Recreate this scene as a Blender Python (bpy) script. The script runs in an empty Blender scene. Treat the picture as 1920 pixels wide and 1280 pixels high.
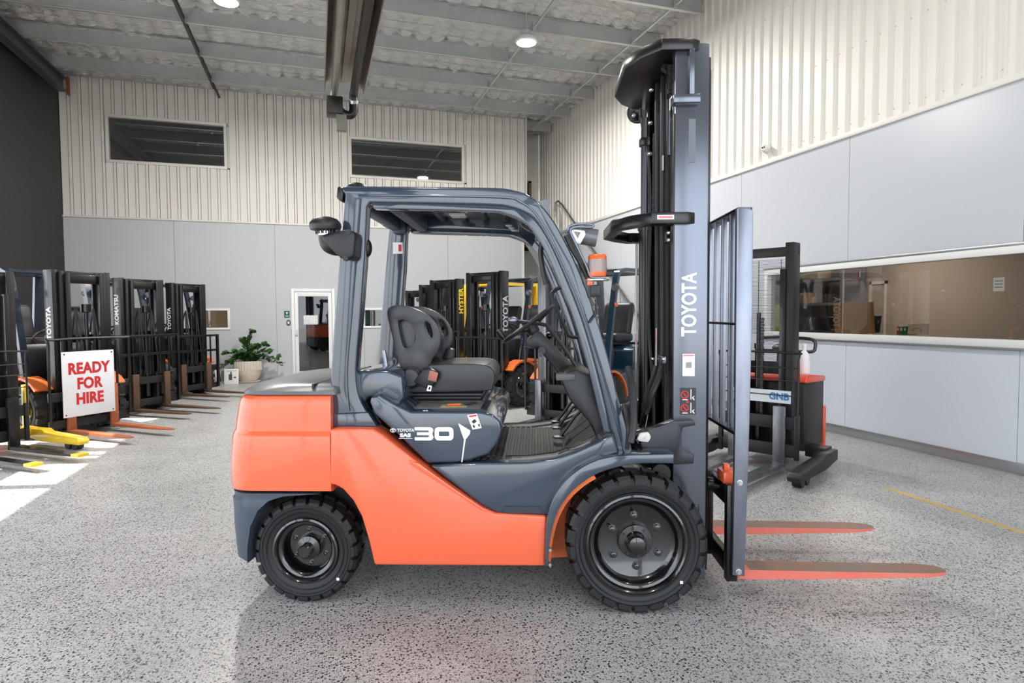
import bpy, bmesh, math, random
from mathutils import Vector, Matrix
random.seed(7)
scene = bpy.context.scene
COL = scene.collection
R = math.radians

# ------------------------------------------------------------------ camera
FPX, CAMH = 1150.0, 1.5
_yaw, _pitch, _roll = R(17.63), R(2.55), R(-.33)
_f = Vector((math.sin(_yaw)*math.cos(_pitch), math.cos(_yaw)*math.cos(_pitch), -math.sin(_pitch)))
_r0 = Vector((math.cos(_yaw), -math.sin(_yaw), 0)); _u0 = _r0.cross(_f)
_r = _r0*math.cos(_roll) + _u0*math.sin(_roll); _u = _r.cross(_f)
CAM = Vector((0, 0, CAMH))
cd = bpy.data.cameras.new('camera'); cam = bpy.data.objects.new('camera', cd); COL.objects.link(cam)
cd.sensor_width = 36; cd.lens = 36*FPX/1920; cd.clip_start = .05; cd.clip_end = 300
cam.matrix_world = Matrix((( _r.x, _u.x, -_f.x, 0), (_r.y, _u.y, -_f.y, 0), (_r.z, _u.z, -_f.z, CAMH), (0, 0, 0, 1)))
scene.camera = cam

# ------------------------------------------------------------------ world, sun, exposure
w = bpy.data.worlds.new('sky'); scene.world = w; w.use_nodes = True
bg = w.node_tree.nodes['Background']; bg.inputs[0].default_value = (.86, .93, 1.0, 1); bg.inputs[1].default_value = 4.0
sl = bpy.data.lights.new('sun', 'SUN'); sl.energy = 14; sl.angle = R(.6); sl.color = (1, .96, .9)
sun = bpy.data.objects.new('sun', sl); COL.objects.link(sun)
sun.rotation_euler = Vector((.84, -.20, -1.0)).to_track_quat('-Z', 'Y').to_euler(); sun.location = (-12, 8, 14)
scene.view_settings.view_transform = 'Standard'; scene.view_settings.look = 'None'
scene.view_settings.exposure = 0.0; scene.view_settings.gamma = 1; scene.cycles.caustics_reflective = False; scene.cycles.caustics_refractive = False; scene.cycles.sample_clamp_indirect = 4; scene.view_settings.use_curve_mapping = False

# ------------------------------------------------------------------ helpers: where things stand
def ray(px, py): return _f + _r*((px-960)/FPX) - _u*((py-640)/FPX)
def on_z(px, py, z=0): d = ray(px, py); return CAM + d*((z-CAMH)/d.z)
def on_x(px, py, X): d = ray(px, py); return CAM + d*(X/d.x)
def on_y(px, py, Y): d = ray(px, py); return CAM + d*(Y/d.y)
class Frame:                                    # a thing's own axes: x forward, y to its left, z up
    def __init__(s, x, y, deg):
        s.M = Matrix.Translation((x, y, 0)) @ Matrix.Rotation(R(deg), 4, 'Z'); s.I = s.M.inverted()
        s.o = s.I @ CAM; s.Rm = s.I.to_3x3(); s.x, s.y, s.deg = x, y, deg
    def Y(s, px, py, y): d = s.Rm @ ray(px, py); return s.o + d*((y-s.o.y)/d.y)
    def X(s, px, py, x): d = s.Rm @ ray(px, py); return s.o + d*((x-s.o.x)/d.x)
    def xz(s, pts, y): return [(q.x, q.z) for q in (s.Y(a, b, y) for a, b in pts)]

# ------------------------------------------------------------------ helpers: materials
MATS = {}
def lin(c):
    return tuple(((v/255)/12.92 if v/255 <= .04045 else ((v/255+.055)/1.055)**2.4) for v in c)
def mat(name, rgb, rough=.5, metal=0, spec=.5, coat=0, emit=None, noise=None, bump=None, srgb=True):
    if name in MATS: return MATS[name]
    m = bpy.data.materials.new(name); m.use_nodes = True; nt = m.node_tree; b = nt.nodes['Principled BSDF']
    c = lin(rgb) if srgb else rgb
    b.inputs['Base Color'].default_value = (*c, 1); b.inputs['Roughness'].default_value = rough
    b.inputs['Metallic'].default_value = metal; b.inputs['Specular IOR Level'].default_value = spec
    b.inputs['Coat Weight'].default_value = coat; b.inputs['Coat Roughness'].default_value = .05
    if emit: b.inputs['Emission Color'].default_value = (*lin(emit[0]), 1); b.inputs['Emission Strength'].default_value = emit[1]
    if noise or bump:
        tc = nt.nodes.new('ShaderNodeTexCoord')
    if noise:                                    # (scale, other colour, amount, stretch)
        sc, c2, amt, st = noise
        mp = nt.nodes.new('ShaderNodeMapping'); mp.inputs['Scale'].default_value = st; nt.links.new(tc.outputs['Object'], mp.inputs[0])
        n = nt.nodes.new('ShaderNodeTexNoise'); n.inputs['Scale'].default_value = sc; n.inputs['Detail'].default_value = 5; n.inputs['Roughness'].default_value = .65
        nt.links.new(mp.outputs[0], n.inputs['Vector'])
        cr = nt.nodes.new('ShaderNodeValToRGB'); cr.color_ramp.elements[0].position = .5-amt/2; cr.color_ramp.elements[1].position = .5+amt/2
        cr.color_ramp.elements[0].color = (*c, 1); cr.color_ramp.elements[1].color = (*lin(c2), 1)
        nt.links.new(n.outputs['Fac'], cr.inputs[0]); nt.links.new(cr.outputs[0], b.inputs['Base Color'])
    if bump:                                     # (scale, strength, distance)
        n2 = nt.nodes.new('ShaderNodeTexNoise'); n2.inputs['Scale'].default_value = bump[0]; n2.inputs['Detail'].default_value = 3
        nt.links.new(tc.outputs['Object'], n2.inputs['Vector'])
        bp = nt.nodes.new('ShaderNodeBump'); bp.inputs['Strength'].default_value = bump[1]; bp.inputs['Distance'].default_value = bump[2]
        nt.links.new(n2.outputs['Fac'], bp.inputs['Height']); nt.links.new(bp.outputs[0], b.inputs['Normal'])
    MATS[name] = m; return m
def glass(name, tint, gloss=1.0, lo=.05, hi=.7):
    m = bpy.data.materials.new(name); m.use_nodes = True; nt = m.node_tree; nt.nodes.clear()
    o = nt.nodes.new('ShaderNodeOutputMaterial'); t = nt.nodes.new('ShaderNodeBsdfTransparent'); g = nt.nodes.new('ShaderNodeBsdfGlossy')
    t.inputs[0].default_value = (*tint, 1); g.inputs['Roughness'].default_value = .01; g.inputs[0].default_value = (gloss,)*3+(1,)
    lw = nt.nodes.new('ShaderNodeLayerWeight'); lw.inputs[0].default_value = .35
    mr = nt.nodes.new('ShaderNodeMapRange'); mr.inputs[3].default_value = lo; mr.inputs[4].default_value = hi
    mx = nt.nodes.new('ShaderNodeMixShader'); nt.links.new(lw.outputs['Fresnel'], mr.inputs[0]); nt.links.new(mr.outputs[0], mx.inputs[0])
    nt.links.new(t.outputs[0], mx.inputs[1]); nt.links.new(g.outputs[0], mx.inputs[2]); nt.links.new(mx.outputs[0], o.inputs[0])
    MATS[name] = m; return m

# ------------------------------------------------------------------ helpers: shapes
def _bev(bm, edges, off, seg):
    if off > 0:
        bmesh.ops.bevel(bm, geom=list(edges), offset=off, segments=seg, profile=.5, affect='EDGES', clamp_overlap=True)
class MB:
    def __init__(s): s.bm = bmesh.new(); s.ang = 35
    def _merge(s, b2, M=None):
        me = bpy.data.meshes.new('t'); b2.to_mesh(me); b2.free()
        if M is not None: me.transform(M)
        s.bm.from_mesh(me); bpy.data.meshes.remove(me); return s
    def box(s, lo, hi, bev=0, seg=2, M=None):
        b = bmesh.new(); bmesh.ops.create_cube(b, size=1)
        for v in b.verts: v.co = Vector([lo[i]+(v.co[i]+.5)*(hi[i]-lo[i]) for i in range(3)])
        _bev(b, b.edges, bev, seg); return s._merge(b, M)
    def cbox(s, c, size, bev=0, seg=2, M=None):
        return s.box([c[i]-size[i]/2 for i in range(3)], [c[i]+size[i]/2 for i in range(3)], bev, seg, M)
    def prism(s, pts, a, b_, axis='y', bev=0, seg=2, holes=(), M=None, bevcap=True):
        """pts: 2-D outline in the plane across `axis`, pushed from a to b_."""
        def P(p, t):
            return Vector((p[0], t, p[1])) if axis == 'y' else Vector((t, p[0], p[1])) if axis == 'x' else Vector((p[0], p[1], t))
        b = bmesh.new()
        if not holes:
            f = b.faces.new([b.verts.new(P(p, a)) for p in pts]); fs = [f]
        else:
            es = []
            for loop in [pts]+list(holes):
                vs = [b.verts.new(P(p, a)) for p in loop]
                es += [b.edges.new((vs[i], vs[(i+1) % len(vs)])) for i in range(len(vs))]
            r = bmesh.ops.triangle_fill(b, use_beauty=True, use_dissolve=False, edges=es)
            fs = [g for g in r['geom'] if isinstance(g, bmesh.types.BMFace)]
        r = bmesh.ops.extrude_face_region(b, geom=fs)
        d = P((0, 0), b_) - P((0, 0), a)
        bmesh.ops.translate(b, verts=[g for g in r['geom'] if isinstance(g, bmesh.types.BMVert)], vec=d)
        bmesh.ops.recalc_face_normals(b, faces=b.faces)
        if bev > 0:
            ed = [e for e in b.edges if len(e.link_faces) == 2 and e.calc_face_angle(0) > R(40)]
            _bev(b, ed, bev, seg)
        return s._merge(b, M)
    def tube(s, path, r, n=8, closed=False, M=None, sq=None):
        """round bar (or a flat one with sq=(w,h)) along a path"""
        pts = [Vector(p) for p in path]; b = bmesh.new(); rings = []
        N = len(pts); up = None
        for i, p in enumerate(pts):
            a = pts[(i-1) % N] if (closed or i > 0) else p
            c = pts[(i+1) % N] if (closed or i < N-1) else p
            t = (c-a).normalized()
            if up is None:
                up = Vector((0, 0, 1)) if abs(t.z) < .9 else Vector((0, 1, 0))
            sd = t.cross(up)
            if sd.length < 1e-6: sd = t.orthogonal()
            sd.normalize(); up2 = sd.cross(t).normalized(); up = up2
            rr = r[i] if isinstance(r, (list, tuple)) else r
            if sq:
                ring = [p+sd*(x*sq[0]/2)+up2*(y*sq[1]/2) for x, y in ((-1, -1), (1, -1), (1, 1), (-1, 1))]
            else:
                ring = [p+sd*(rr*math.cos(2*math.pi*k/n))+up2*(rr*math.sin(2*math.pi*k/n)) for k in range(n)]
            rings.append([b.verts.new(q) for q in ring])
        m = len(rings[0])
        for i in range(N if closed else N-1):
            A, B = rings[i], rings[(i+1) % N]
            for k in range(m): b.faces.new((A[k], A[(k+1) % m], B[(k+1) % m], B[k]))
        if not closed: b.faces.new(rings[0][::-1]); b.faces.new(rings[-1])
        bmesh.ops.recalc_face_normals(b, faces=b.faces); return s._merge(b, M)
    def lathe(s, prof, c=(0, 0, 0), axis='y', n=32, M=None, close=False, cap0=True):
        """prof: (radius, distance along axis)"""
        b = bmesh.new(); rings = []
        for rad, h in prof:
            ring = []
            for k in range(n):
                a = 2*math.pi*k/n; x, z = rad*math.cos(a), rad*math.sin(a)
                q = (x, h, z) if axis == 'y' else (h, x, z) if axis == 'x' else (x, z, h)
                ring.append(b.verts.new(Vector(q)+Vector(c)))
            rings.append(ring)
        L = len(rings)
        for i in range(L if close else L-1):
            A, B = rings[i], rings[(i+1) % L]
            for k in range(n): b.faces.new((A[k], A[(k+1) % n], B[(k+1) % n], B[k]))
        if not close:
            if cap0 and prof[0][0] > 1e-5: b.faces.new(rings[0][::-1])
            if prof[-1][0] > 1e-5: b.faces.new(rings[-1])
        bmesh.ops.remove_doubles(b, verts=b.verts, dist=1e-6)
        bmesh.ops.recalc_face_normals(b, faces=b.faces); return s._merge(b, M)
    def cyl(s, a, c, r, n=16, r2=None):
        a, c = Vector(a), Vector(c); d = c-a; M = Matrix.Translation(a) @ d.to_track_quat('Z', 'Y').to_matrix().to_4x4()
        return s.lathe([(r, 0), (r if r2 is None else r2, d.length)], axis='z', n=n, M=M)
    def ball(s, c, rx, ry=None, rz=None, n=16):
        b = bmesh.new(); bmesh.ops.create_uvsphere(b, u_segments=n, v_segments=max(6, n//2), radius=1)
        for v in b.verts: v.co = Vector((v.co.x*rx, v.co.y*(ry or rx), v.co.z*(rz or rx)))+Vector(c)
        return s._merge(b)
    def loft(s, secs, cap=True, M=None):
        b = bmesh.new(); rings = [[b.verts.new(Vector(p)) for p in sec] for sec in secs]; n = len(rings[0])
        for A, B in zip(rings, rings[1:]):
            for k in range(n): b.faces.new((A[k], A[(k+1) % n], B[(k+1) % n], B[k]))
        if cap: b.faces.new(rings[0][::-1]); b.faces.new(rings[-1])
        bmesh.ops.recalc_face_normals(b, faces=b.faces); return s._merge(b, M)
    def poly(s, pts):
        s.bm.faces.new([s.bm.verts.new(Vector(p)) for p in pts]); return s
    def mirror_y(s):
        g = bmesh.ops.duplicate(s.bm, geom=list(s.bm.verts)+list(s.bm.edges)+list(s.bm.faces))['geom']
        for v in g:
            if isinstance(v, bmesh.types.BMVert): v.co.y = -v.co.y
        bmesh.ops.reverse_faces(s.bm, faces=[q for q in g if isinstance(q, bmesh.types.BMFace)]); return s
    def mesh(s, name, m, flip=False):
        me = bpy.data.meshes.new(name)
        if flip:
            for v in s.bm.verts: v.co.y = -v.co.y
            bmesh.ops.reverse_faces(s.bm, faces=s.bm.faces)
        s.bm.to_mesh(me); me.materials.append(m)
        for p in me.polygons: p.use_smooth = True
        me.set_sharp_from_angle(angle=R(s.ang)); return me
    def obj(s, name, m, parent=None, label=None, flip=False, loc=None, rot=None):
        me = s.mesh(name, m, flip); s.bm.free()
        return put(name, me, parent, label, loc, rot)
def put(name, me, parent=None, label=None, loc=None, rot=None):
    o = bpy.data.objects.new(name, me); COL.objects.link(o)
    if parent: o.parent = parent
    if label: o['label'] = label
    if loc is not None: o.location = loc
    if rot is not None: o.rotation_euler = rot
    return o
def thing(name, label, cat, loc=(0, 0, 0), rz=0, group=None):
    o = bpy.data.objects.new(name, None); COL.objects.link(o); o.location = loc; o.rotation_euler = (0, 0, R(rz))
    return tag(o, label, cat, group)
def tag(o, label, cat, group=None):
    o['label'] = label; o['category'] = cat
    if group: o['group'] = group
    return o
def struct(o): o['kind'] = 'structure'; return o
def shell(name, label=None):
    o = bpy.data.objects.new(name, None); COL.objects.link(o); o['kind'] = 'structure'
    if label: o['label'] = label
    return o
def smoothcurve(pts, k=6):
    """Catmull-Rom through 2-D / 3-D points"""
    P = [Vector(p) for p in pts]; out = []
    for i in range(len(P)-1):
        a, b, c, d = P[max(i-1, 0)], P[i], P[i+1], P[min(i+2, len(P)-1)]
        for j in range(k):
            t = j/k
            out.append(.5*((2*b)+(c-a)*t+(2*a-5*b+4*c-d)*t*t+(3*b-a-3*c+d)*t**3))
    out.append(P[-1]); return [tuple(v) for v in out]
_fonts = {}
def lettering(name, text, size, m, parent, M, bold=0., depth=.0015, spacing=1.0, shear=0, sx=1.0):
    """flat raised letters; M puts the text's own x (reading), y (up), z (out of the surface)"""
    cu = bpy.data.curves.new(name, 'FONT'); cu.body = text; cu.size = size; cu.align_x = 'CENTER'; cu.align_y = 'CENTER'
    cu.offset = bold; cu.extrude = depth; cu.space_character = spacing; cu.shear = shear; cu.resolution_u = 3
    o = bpy.data.objects.new(name, cu); COL.objects.link(o); bpy.context.view_layer.update()
    dg = bpy.context.evaluated_depsgraph_get(); me = bpy.data.meshes.new_from_object(o.evaluated_get(dg))
    bpy.data.objects.remove(o); bpy.data.curves.remove(cu)
    me.transform(M @ Matrix.Diagonal((sx, 1, 1, 1))); me.materials.clear(); me.materials.append(m)
    return put(name, me, parent)
def axes(o, x, y):
    x = Vector(x).normalized(); y = Vector(y).normalized(); z = x.cross(y)
    return Matrix(((x.x, y.x, z.x, o[0]), (x.y, y.y, z.y, o[1]), (x.z, y.z, z.z, o[2]), (0, 0, 0, 1)))
# ================================================================== the building
XR, YB, XL, ZC, ZG = 6.14, 15.4, -5.1, 6.62, 3.66      # right wall, back wall, left wall, roof lining, top of the grey lining
YF = -4.0                                               # open front behind the camera
M_grey = mat('wall_grey', (190, 193, 195), .45)
M_grey2 = mat('wall_grey_gloss', (196, 200, 206), .28)
M_daylit = mat('wall_grey_daylit', (216, 222, 230), .28)  # under-window lining lightened and blued to stand for daylight on it
M_cream = mat('cladding_cream', (226, 223, 216), .42)
M_dark = mat('wall_charcoal', (46, 46, 46), .6)
M_white = mat('white_trim', (232, 233, 232), .4)
M_alu = mat('aluminium', (190, 192, 194), .32, .9)
M_galv = mat('galvanised', (206, 210, 210), .42, .45, noise=(3, (186, 191, 192), .5, (1, 1, 1)))
M_black = mat('black_paint', (18, 18, 20), .35)

# ---- floor: polished exposed-aggregate concrete
def floor_mat():
    m = bpy.data.materials.new('polished_aggregate'); m.use_nodes = True; nt = m.node_tree; b = nt.nodes['Principled BSDF']; L = nt.links
    N = lambda t: nt.nodes.new('ShaderNode'+t)
    tc = N('TexCoord')
    def vor(scale, thr, soft, rnd):
        v = N('TexVoronoi'); v.inputs['Scale'].default_value = scale; v.inputs['Randomness'].default_value = rnd; L.new(tc.outputs['Object'], v.inputs['Vector'])
        sp = N('SeparateColor'); L.new(v.outputs['Color'], sp.inputs[0])
        r = N('MapRange'); r.inputs[1].default_value = thr+soft; r.inputs[2].default_value = thr; L.new(v.outputs['Distance'], r.inputs[0])
        return v, sp, r
    base = N('TexNoise'); base.inputs['Scale'].default_value = 1.2; base.inputs['Detail'].default_value = 8; base.inputs['Roughness'].default_value = .7; L.new(tc.outputs['Object'], base.inputs['Vector'])
    cr = N('ValToRGB'); cr.color_ramp.elements[0].position = .35; cr.color_ramp.elements[1].position = .68
    cr.color_ramp.elements[0].color = (*lin((168, 168, 167)), 1); cr.color_ramp.elements[1].color = (*lin((188, 188, 187)), 1); L.new(base.outputs['Fac'], cr.inputs[0])
    col = cr.outputs[0]
    for scale, thr, sel, c in ((105, .36, (.0, .60), (122, 122, 120)), (120, .32, (.60, .80), (214, 213, 210)), (66, .36, (.46, .74), (70, 70, 72)), (110, .36, (.3, .56), (60, 60, 62)), (55, .30, (.30, .38), (32, 32, 34)), (150, .32, (.1, .22), (146, 134, 118))):
        v, sp, r = vor(scale, thr, .05, 1)
        a = N('Math'); a.operation = 'GREATER_THAN'; a.inputs[1].default_value = sel[0]; L.new(sp.outputs[0], a.inputs[0])
        d = N('Math'); d.operation = 'LESS_THAN'; d.inputs[1].default_value = sel[1]; L.new(sp.outputs[0], d.inputs[0])
        e = N('Math'); e.operation = 'MULTIPLY'; L.new(a.outputs[0], e.inputs[0]); L.new(d.outputs[0], e.inputs[1])
        g = N('Math'); g.operation = 'MULTIPLY'; L.new(e.outputs[0], g.inputs[0]); L.new(r.outputs[0], g.inputs[1])
        mx = N('MixRGB'); mx.inputs[2].default_value = (*lin(c), 1); L.new(g.outputs[0], mx.inputs[0]); L.new(col, mx.inputs[1]); col = mx.outputs[0]
    L.new(col, b.inputs['Base Color']); b.inputs['Roughness'].default_value = .22; b.inputs['Specular IOR Level'].default_value = .38
    n2 = N('TexNoise'); n2.inputs['Scale'].default_value = 2.5; n2.inputs['Detail'].default_value = 4; L.new(tc.outputs['Object'], n2.inputs['Vector'])
    r2 = N('MapRange'); r2.inputs[3].default_value = .26; r2.inputs[4].default_value = .42; L.new(n2.outputs['Fac'], r2.inputs[0]); L.new(r2.outputs[0], b.inputs['Roughness'])
    return m
fl = struct(MB().box((XL-.2, YF, -.12), (XR+.2, YB+1.5, 0)).obj('floor', floor_mat()))
fl['label'] = 'polished grey exposed-aggregate concrete showroom floor'
M_yel = mat('yellow_tape', (214, 176, 84), .6, noise=(30, (190, 168, 110), .5, (1, 1, 1)))
q = [(4.585, 3.98), (4.635, 3.98), (4.52, 2.2), (4.47, 2.2)]
MB().prism(q, 0.0, .0015, 'z').obj('yellow_floor_line', M_yel, fl, 'worn yellow line marked on the floor')
M_apron = mat('bounce_yard', (182, 180, 176), .85, noise=(2, (168, 166, 162), .5, (1, 1, 1)))  # unseen ground, colour raised so it bounces light into the room
struct(MB().box((-40, -45, -.16), (40, YF-.01, -.02)).obj('ground_apron', M_apron))['label'] = 'unseen concrete yard outside the open front, paled to bounce light in'
struct(MB().box((-40, YF, -.16), (XL-.21, 30, -.02)).obj('ground_yard', M_apron))['label'] = 'unseen concrete yard beside the glazed side, paled to bounce light in'

# ---- right wall: grey lining below, corrugated cream cladding above, a long office window
WY0, WY1, WZ0, WZ1 = 1.2, 7.25, 1.235, 2.03
wr = shell('wall_right', 'grey lined side wall with cream corrugated cladding above')
def slab(name, lo, hi, m, parent, lab=None): return MB().box(lo, hi).obj(name, m, parent, lab)
Yseg = [YF, -2.0, 0.0, 1.96, 3.94, 5.88, 7.85, 9.8, 11.7, 13.6, 15.0, YB+1.4]
for a, b in zip(Yseg, Yseg[1:]):                        # lining sheets, hairline joints
    a2, b2 = a+.003, b-.003
    if b <= WY0 or a >= WY1: slab('lining_panel', (XR, a2, .105), (XR+.05, b2, ZG-.06), M_grey2, wr)
    else:
        slab('lining_panel', (XR, a2, .105), (XR+.05, b2, WZ0-.05), M_daylit, wr); slab('lining_panel', (XR, a2, WZ1+.05), (XR+.05, b2, ZG-.06), M_grey2, wr)
        if b > WY1: slab('lining_panel', (XR, WY1+.05, WZ0-.05), (XR+.05, b2, WZ1+.05), M_grey2, wr)
        if a < WY0: slab('lining_panel', (XR, a2, WZ0-.05), (XR+.05, WY0-.05, WZ1+.05), M_grey2, wr)
wall_core = MB().box((XR+.05, YF, 0), (XR+.14, YB+1.4, WZ0-.05)).box((XR+.05, YF, WZ1+.05), (XR+.14, YB+1.4, ZC+.3))
wall_core.box((XR+.05, WY1+.05, WZ0-.06), (XR+.14, YB+1.4, WZ1+.06)).box((XR+.05, YF, WZ0-.06), (XR+.14, WY0-.05, WZ1+.06)).obj('wall_core', M_grey, wr)
MB().box((XR-.03, YF, ZG-.06), (XR+.05, YB+1.4, ZG), .004).obj('cap_flashing', M_cream, wr, 'cream flashing under the corrugated cladding')
# trapezoidal sheets: 5 ribs each
pitch, dep = .19, .034
prof = []
for k in range(4):
    y = k*pitch
    prof += [(y, 0), (y+.085, 0), (y+.105, -dep), (y+.16, -dep), (y+.18, 0)]
prof.append((4*pitch, 0))
pb = MB(); n = len(prof); A = [pb.bm.verts.new((p[1], p[0], 0)) for p in prof]; B = [pb.bm.verts.new((p[1], p[0], ZC-ZG+.05)) for p in prof]
for i in range(n-1): pb.bm.faces.new((A[i], B[i], B[i+1], A[i+1]))
pb.ang = 20; cme = pb.mesh('cladding_sheet', M_cream)
scr = MB()
for k in range(4):
    for z in (.1, 1.0, 2.0): scr.ball((-.002, k*pitch+.042, z), .007, n=6)
sme = scr.mesh('screws', mat('screw_cream', (196, 192, 182), .4))
y = 3.0-9*4*pitch
while y < YB+1.4:
    o = put('cladding_sheet', cme, wr, loc=(XR+.03, y, ZG)); put('screws', sme, o)['kind'] = 'stuff'; y += 4*pitch
struct(MB().box((XR-.018, YF, 0), (XR+.02, YB+1.4, .105), .003).obj('baseboard_right', M_alu))['label'] = 'brushed aluminium skirting along the side wall'
# window frame + glass
w1 = shell('window_1', 'long interior office window with white aluminium frame')
fb = MB().box((XR-.02, WY0-.06, WZ0-.075), (XR+.12, WY1+.06, WZ0), .004).box((XR-.02, WY0-.06, WZ1), (XR+.12, WY1+.06, WZ1+.075), .004)
fb.box((XR-.02, WY1, WZ0), (XR+.12, WY1+.06, WZ1), .004).box((XR-.02, WY0-.06, WZ0), (XR+.12, WY0, WZ1), .004)
fb.obj('window_frame', M_white, w1)
MB().box((XR-.026, WY0-.08, WZ0-.10), (XR, WY1+.08, WZ0-.075), .003).box((XR-.026, WY0-.08, WZ1+.075), (XR, WY1+.08, WZ1+.10), .003).obj('window_bead', M_alu, w1)
G1 = glass('office_glass', (.82, .80, .78), .8, .05, .38)
for a, b in ((WY0, 3.3), (3.3, 6.0), (6.0, WY1)): MB().box((XR+.055, a+.002, WZ0), (XR+.061, b-.002, WZ1)).obj('pane', G1, w1)

# ---- back wall
wb = shell('wall_back', 'back wall with grey lining below and cream ribbed cladding above')
XE = 5.24
wins = [(-4.2, -1.93, 4.88, 5.79), (.87, 3.58, 4.87, 5.73)]
DX0, DX1, DZ = -.55, .40, 2.10
smw = [(-2.62, -1.95, 1.23, 1.62), (1.12, 1.80, 1.23, 1.62)]
cuts = [(DX0, DX1, 0, DZ)] + smw
def cut_panel(a, b, z0, z1, holes):
    """a wall sheet as boxes around its openings"""
    xs = sorted({a, b}|{min(max(h[k], a), b) for h in holes for k in (0, 1)}); mb = MB()
    for x0, x1 in zip(xs, xs[1:]):
        if x1-x0 < 1e-4: continue
        zz = z0
        for h in sorted([h for h in holes if h[0] < x1-1e-5 and h[1] > x0+1e-5], key=lambda h: h[2]):
            if h[2] > zz: mb.box((x0, YB, zz), (x1, YB+.05, h[2]))
            zz = h[3]
        if zz < z1: mb.box((x0, YB, zz), (x1, YB+.05, z1))
    return mb
seams = [XL, -3.0, -.9, 1.1, 3.2, XE]
for a, b in zip(seams, seams[1:]):
    cut_panel(a+.003, b-.003, .10, ZG-.04, cuts).obj('lining_panel', M_grey, wb)
MB().box((XL, YB-.03, ZG-.04), (XE, YB+.05, ZG), .004).obj('cap_flashing', M_cream, wb)
for sx_ in seams[1:-1]: MB().box((sx_-.017, YB+.03, .1), (sx_+.017, YB+.07, ZG-.04)).obj('joint_light_stop', M_grey, wb)  # strips added behind the seams to stop outside light leaking through
x = XL; cw = .2045; pm = {}
def clad(x0, z0, z1):
    key = (round(z0, 3), round(z1, 3))
    if key not in pm:
        mb = MB().box((.010, 0, z0), (cw-.058, .012, z1), .002, 1).box((cw-.048, -.022, z0), (cw, .012, z1), .004, 1)
        pm[key] = mb.mesh('cladding_panel', M_cream)
    put('cladding_panel', pm[key], wb, loc=(x0, YB-.004, 0))
while x < XE-.05:
    hit = [h for h in wins if h[0]-.09 < x+cw*.6 and h[1]+.09 > x+cw*.4]
    if hit: clad(x, ZG, hit[0][2]-.06); clad(x, hit[0][3]+.06, ZC+.1)
    else: clad(x, ZG, ZC+.1)
    x += cw
bc = MB().box((XL, YB+.05, ZG-.1), (XE, YB+.12, 4.86)).box((XL, YB+.05, 5.80), (XE, YB+.12, ZC+.2))
for a, b in ((XL, -4.2), (-1.93, .87), (3.58, XE)): bc.box((a, YB+.05, 4.8), (b, YB+.12, 5.82))
bc.box((XE-.06, YB-.02, 0), (XE, YB+1.3, ZC+.1)).obj('wall_core', M_cream, wb)
M_void = mat('dim_room', (104, 102, 98), .8)
M_tint = mat('dim_blind', (88, 84, 78), .9)
G2 = glass('smoked_glass', (.42, .43, .43), .85, .22, .7)
G3 = glass('door_glass', (.62, .62, .61), .8, .05, .5)
for i, (a, b, z0, z1) in enumerate(wins):
    wn = shell('window_%d' % (i+2), ('wide upper window nearer the dark corner', 'wide upper window above the cab roof')[i])
    f = MB(); t = .06
    f.box((a-t, YB-.035, z0-t), (b+t, YB+.08, z0), .004).box((a-t, YB-.035, z1), (b+t, YB+.08, z1+t), .004).box((a-t, YB-.035, z0), (a, YB+.08, z1), .004).box((b, YB-.035, z0), (b+t, YB+.08, z1), .004)
    f.obj('window_frame', M_cream, wn); MB().box((a, YB+.03, z0), (b, YB+.036, z1)).obj('pane', G2, wn)
    MB().box((a-.3, YB+1.2, z0-.5), (b+.3, YB+1.25, z1+.4)).box((a-.3, YB+.13, z0-.52), (b+.3, YB+1.25, z0-.5)).box((a-.3, YB+.13, z1+.4), (b+.3, YB+1.25, z1+.42)).obj('room_beyond', M_void, wn)
for i, (a, b, z0, z1) in enumerate(smw):
    wn = shell('window_%d' % (i+4), ('small low window beside the potted plant', 'small low window seen behind the cab pillar')[i])
    f = MB(); t = .05
    f.box((a-t, YB-.02, z0-t), (b+t, YB+.06, z0), .003).box((a-t, YB-.02, z1), (b+t, YB+.06, z1+t), .003).box((a-t, YB-.02, z0), (a, YB+.06, z1), .003).box((b, YB-.02, z0), (b+t, YB+.06, z1), .003)
    f.obj('window_frame', M_white, wn); MB().box((a, YB+.02, z0), (b, YB+.025, z1)).obj('pane', G3, wn)
    MB().box((a-.2, YB+.7, z0-.3), (b+.2, YB+.75, z1+.3)).obj('room_beyond', mat('tan_wall', (150, 124, 92), .8), wn)
MB().box((1.17, YB+.3, 1.26), (1.34, YB+.34, 1.60), .01).obj('notice_sheet', mat('mint_paper', (150, 205, 200), .7, noise=(14, (235, 238, 235), .2, (1, 1, 1))), bpy.data.objects['window_5'])
# glazed door
d1 = shell('door_1', 'white framed glass door in the back wall')
f = MB(); t = .07
f.box((DX0-.02, YB-.03, 0), (DX0+.05, YB+.08, DZ+.03), .004).box((DX1-.05, YB-.03, 0), (DX1+.02, YB+.08, DZ+.03), .004).box((DX0+.051, YB-.029, DZ-.04), (DX1-.051, YB+.08, DZ+.03), .004).obj('door_frame', M_white, d1)
lf = MB().box((DX0+.055, YB-.012, .02), (DX0+.135, YB+.035, DZ-.045), .004).box((DX1-.135, YB-.012, .02), (DX1-.055, YB+.035, DZ-.045), .004).box((DX0+.136, YB-.011, DZ-.15), (DX1-.136, YB+.035, DZ-.045), .004).box((DX0+.136, YB-.011, .02), (DX1-.136, YB+.035, .17), .004)
leaf = lf.obj('door_leaf', M_white, d1)
MB().box((DX0+.135, YB+.01, .17), (DX1-.135, YB+.016, DZ-.15)).obj('pane', G3, leaf)
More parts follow.
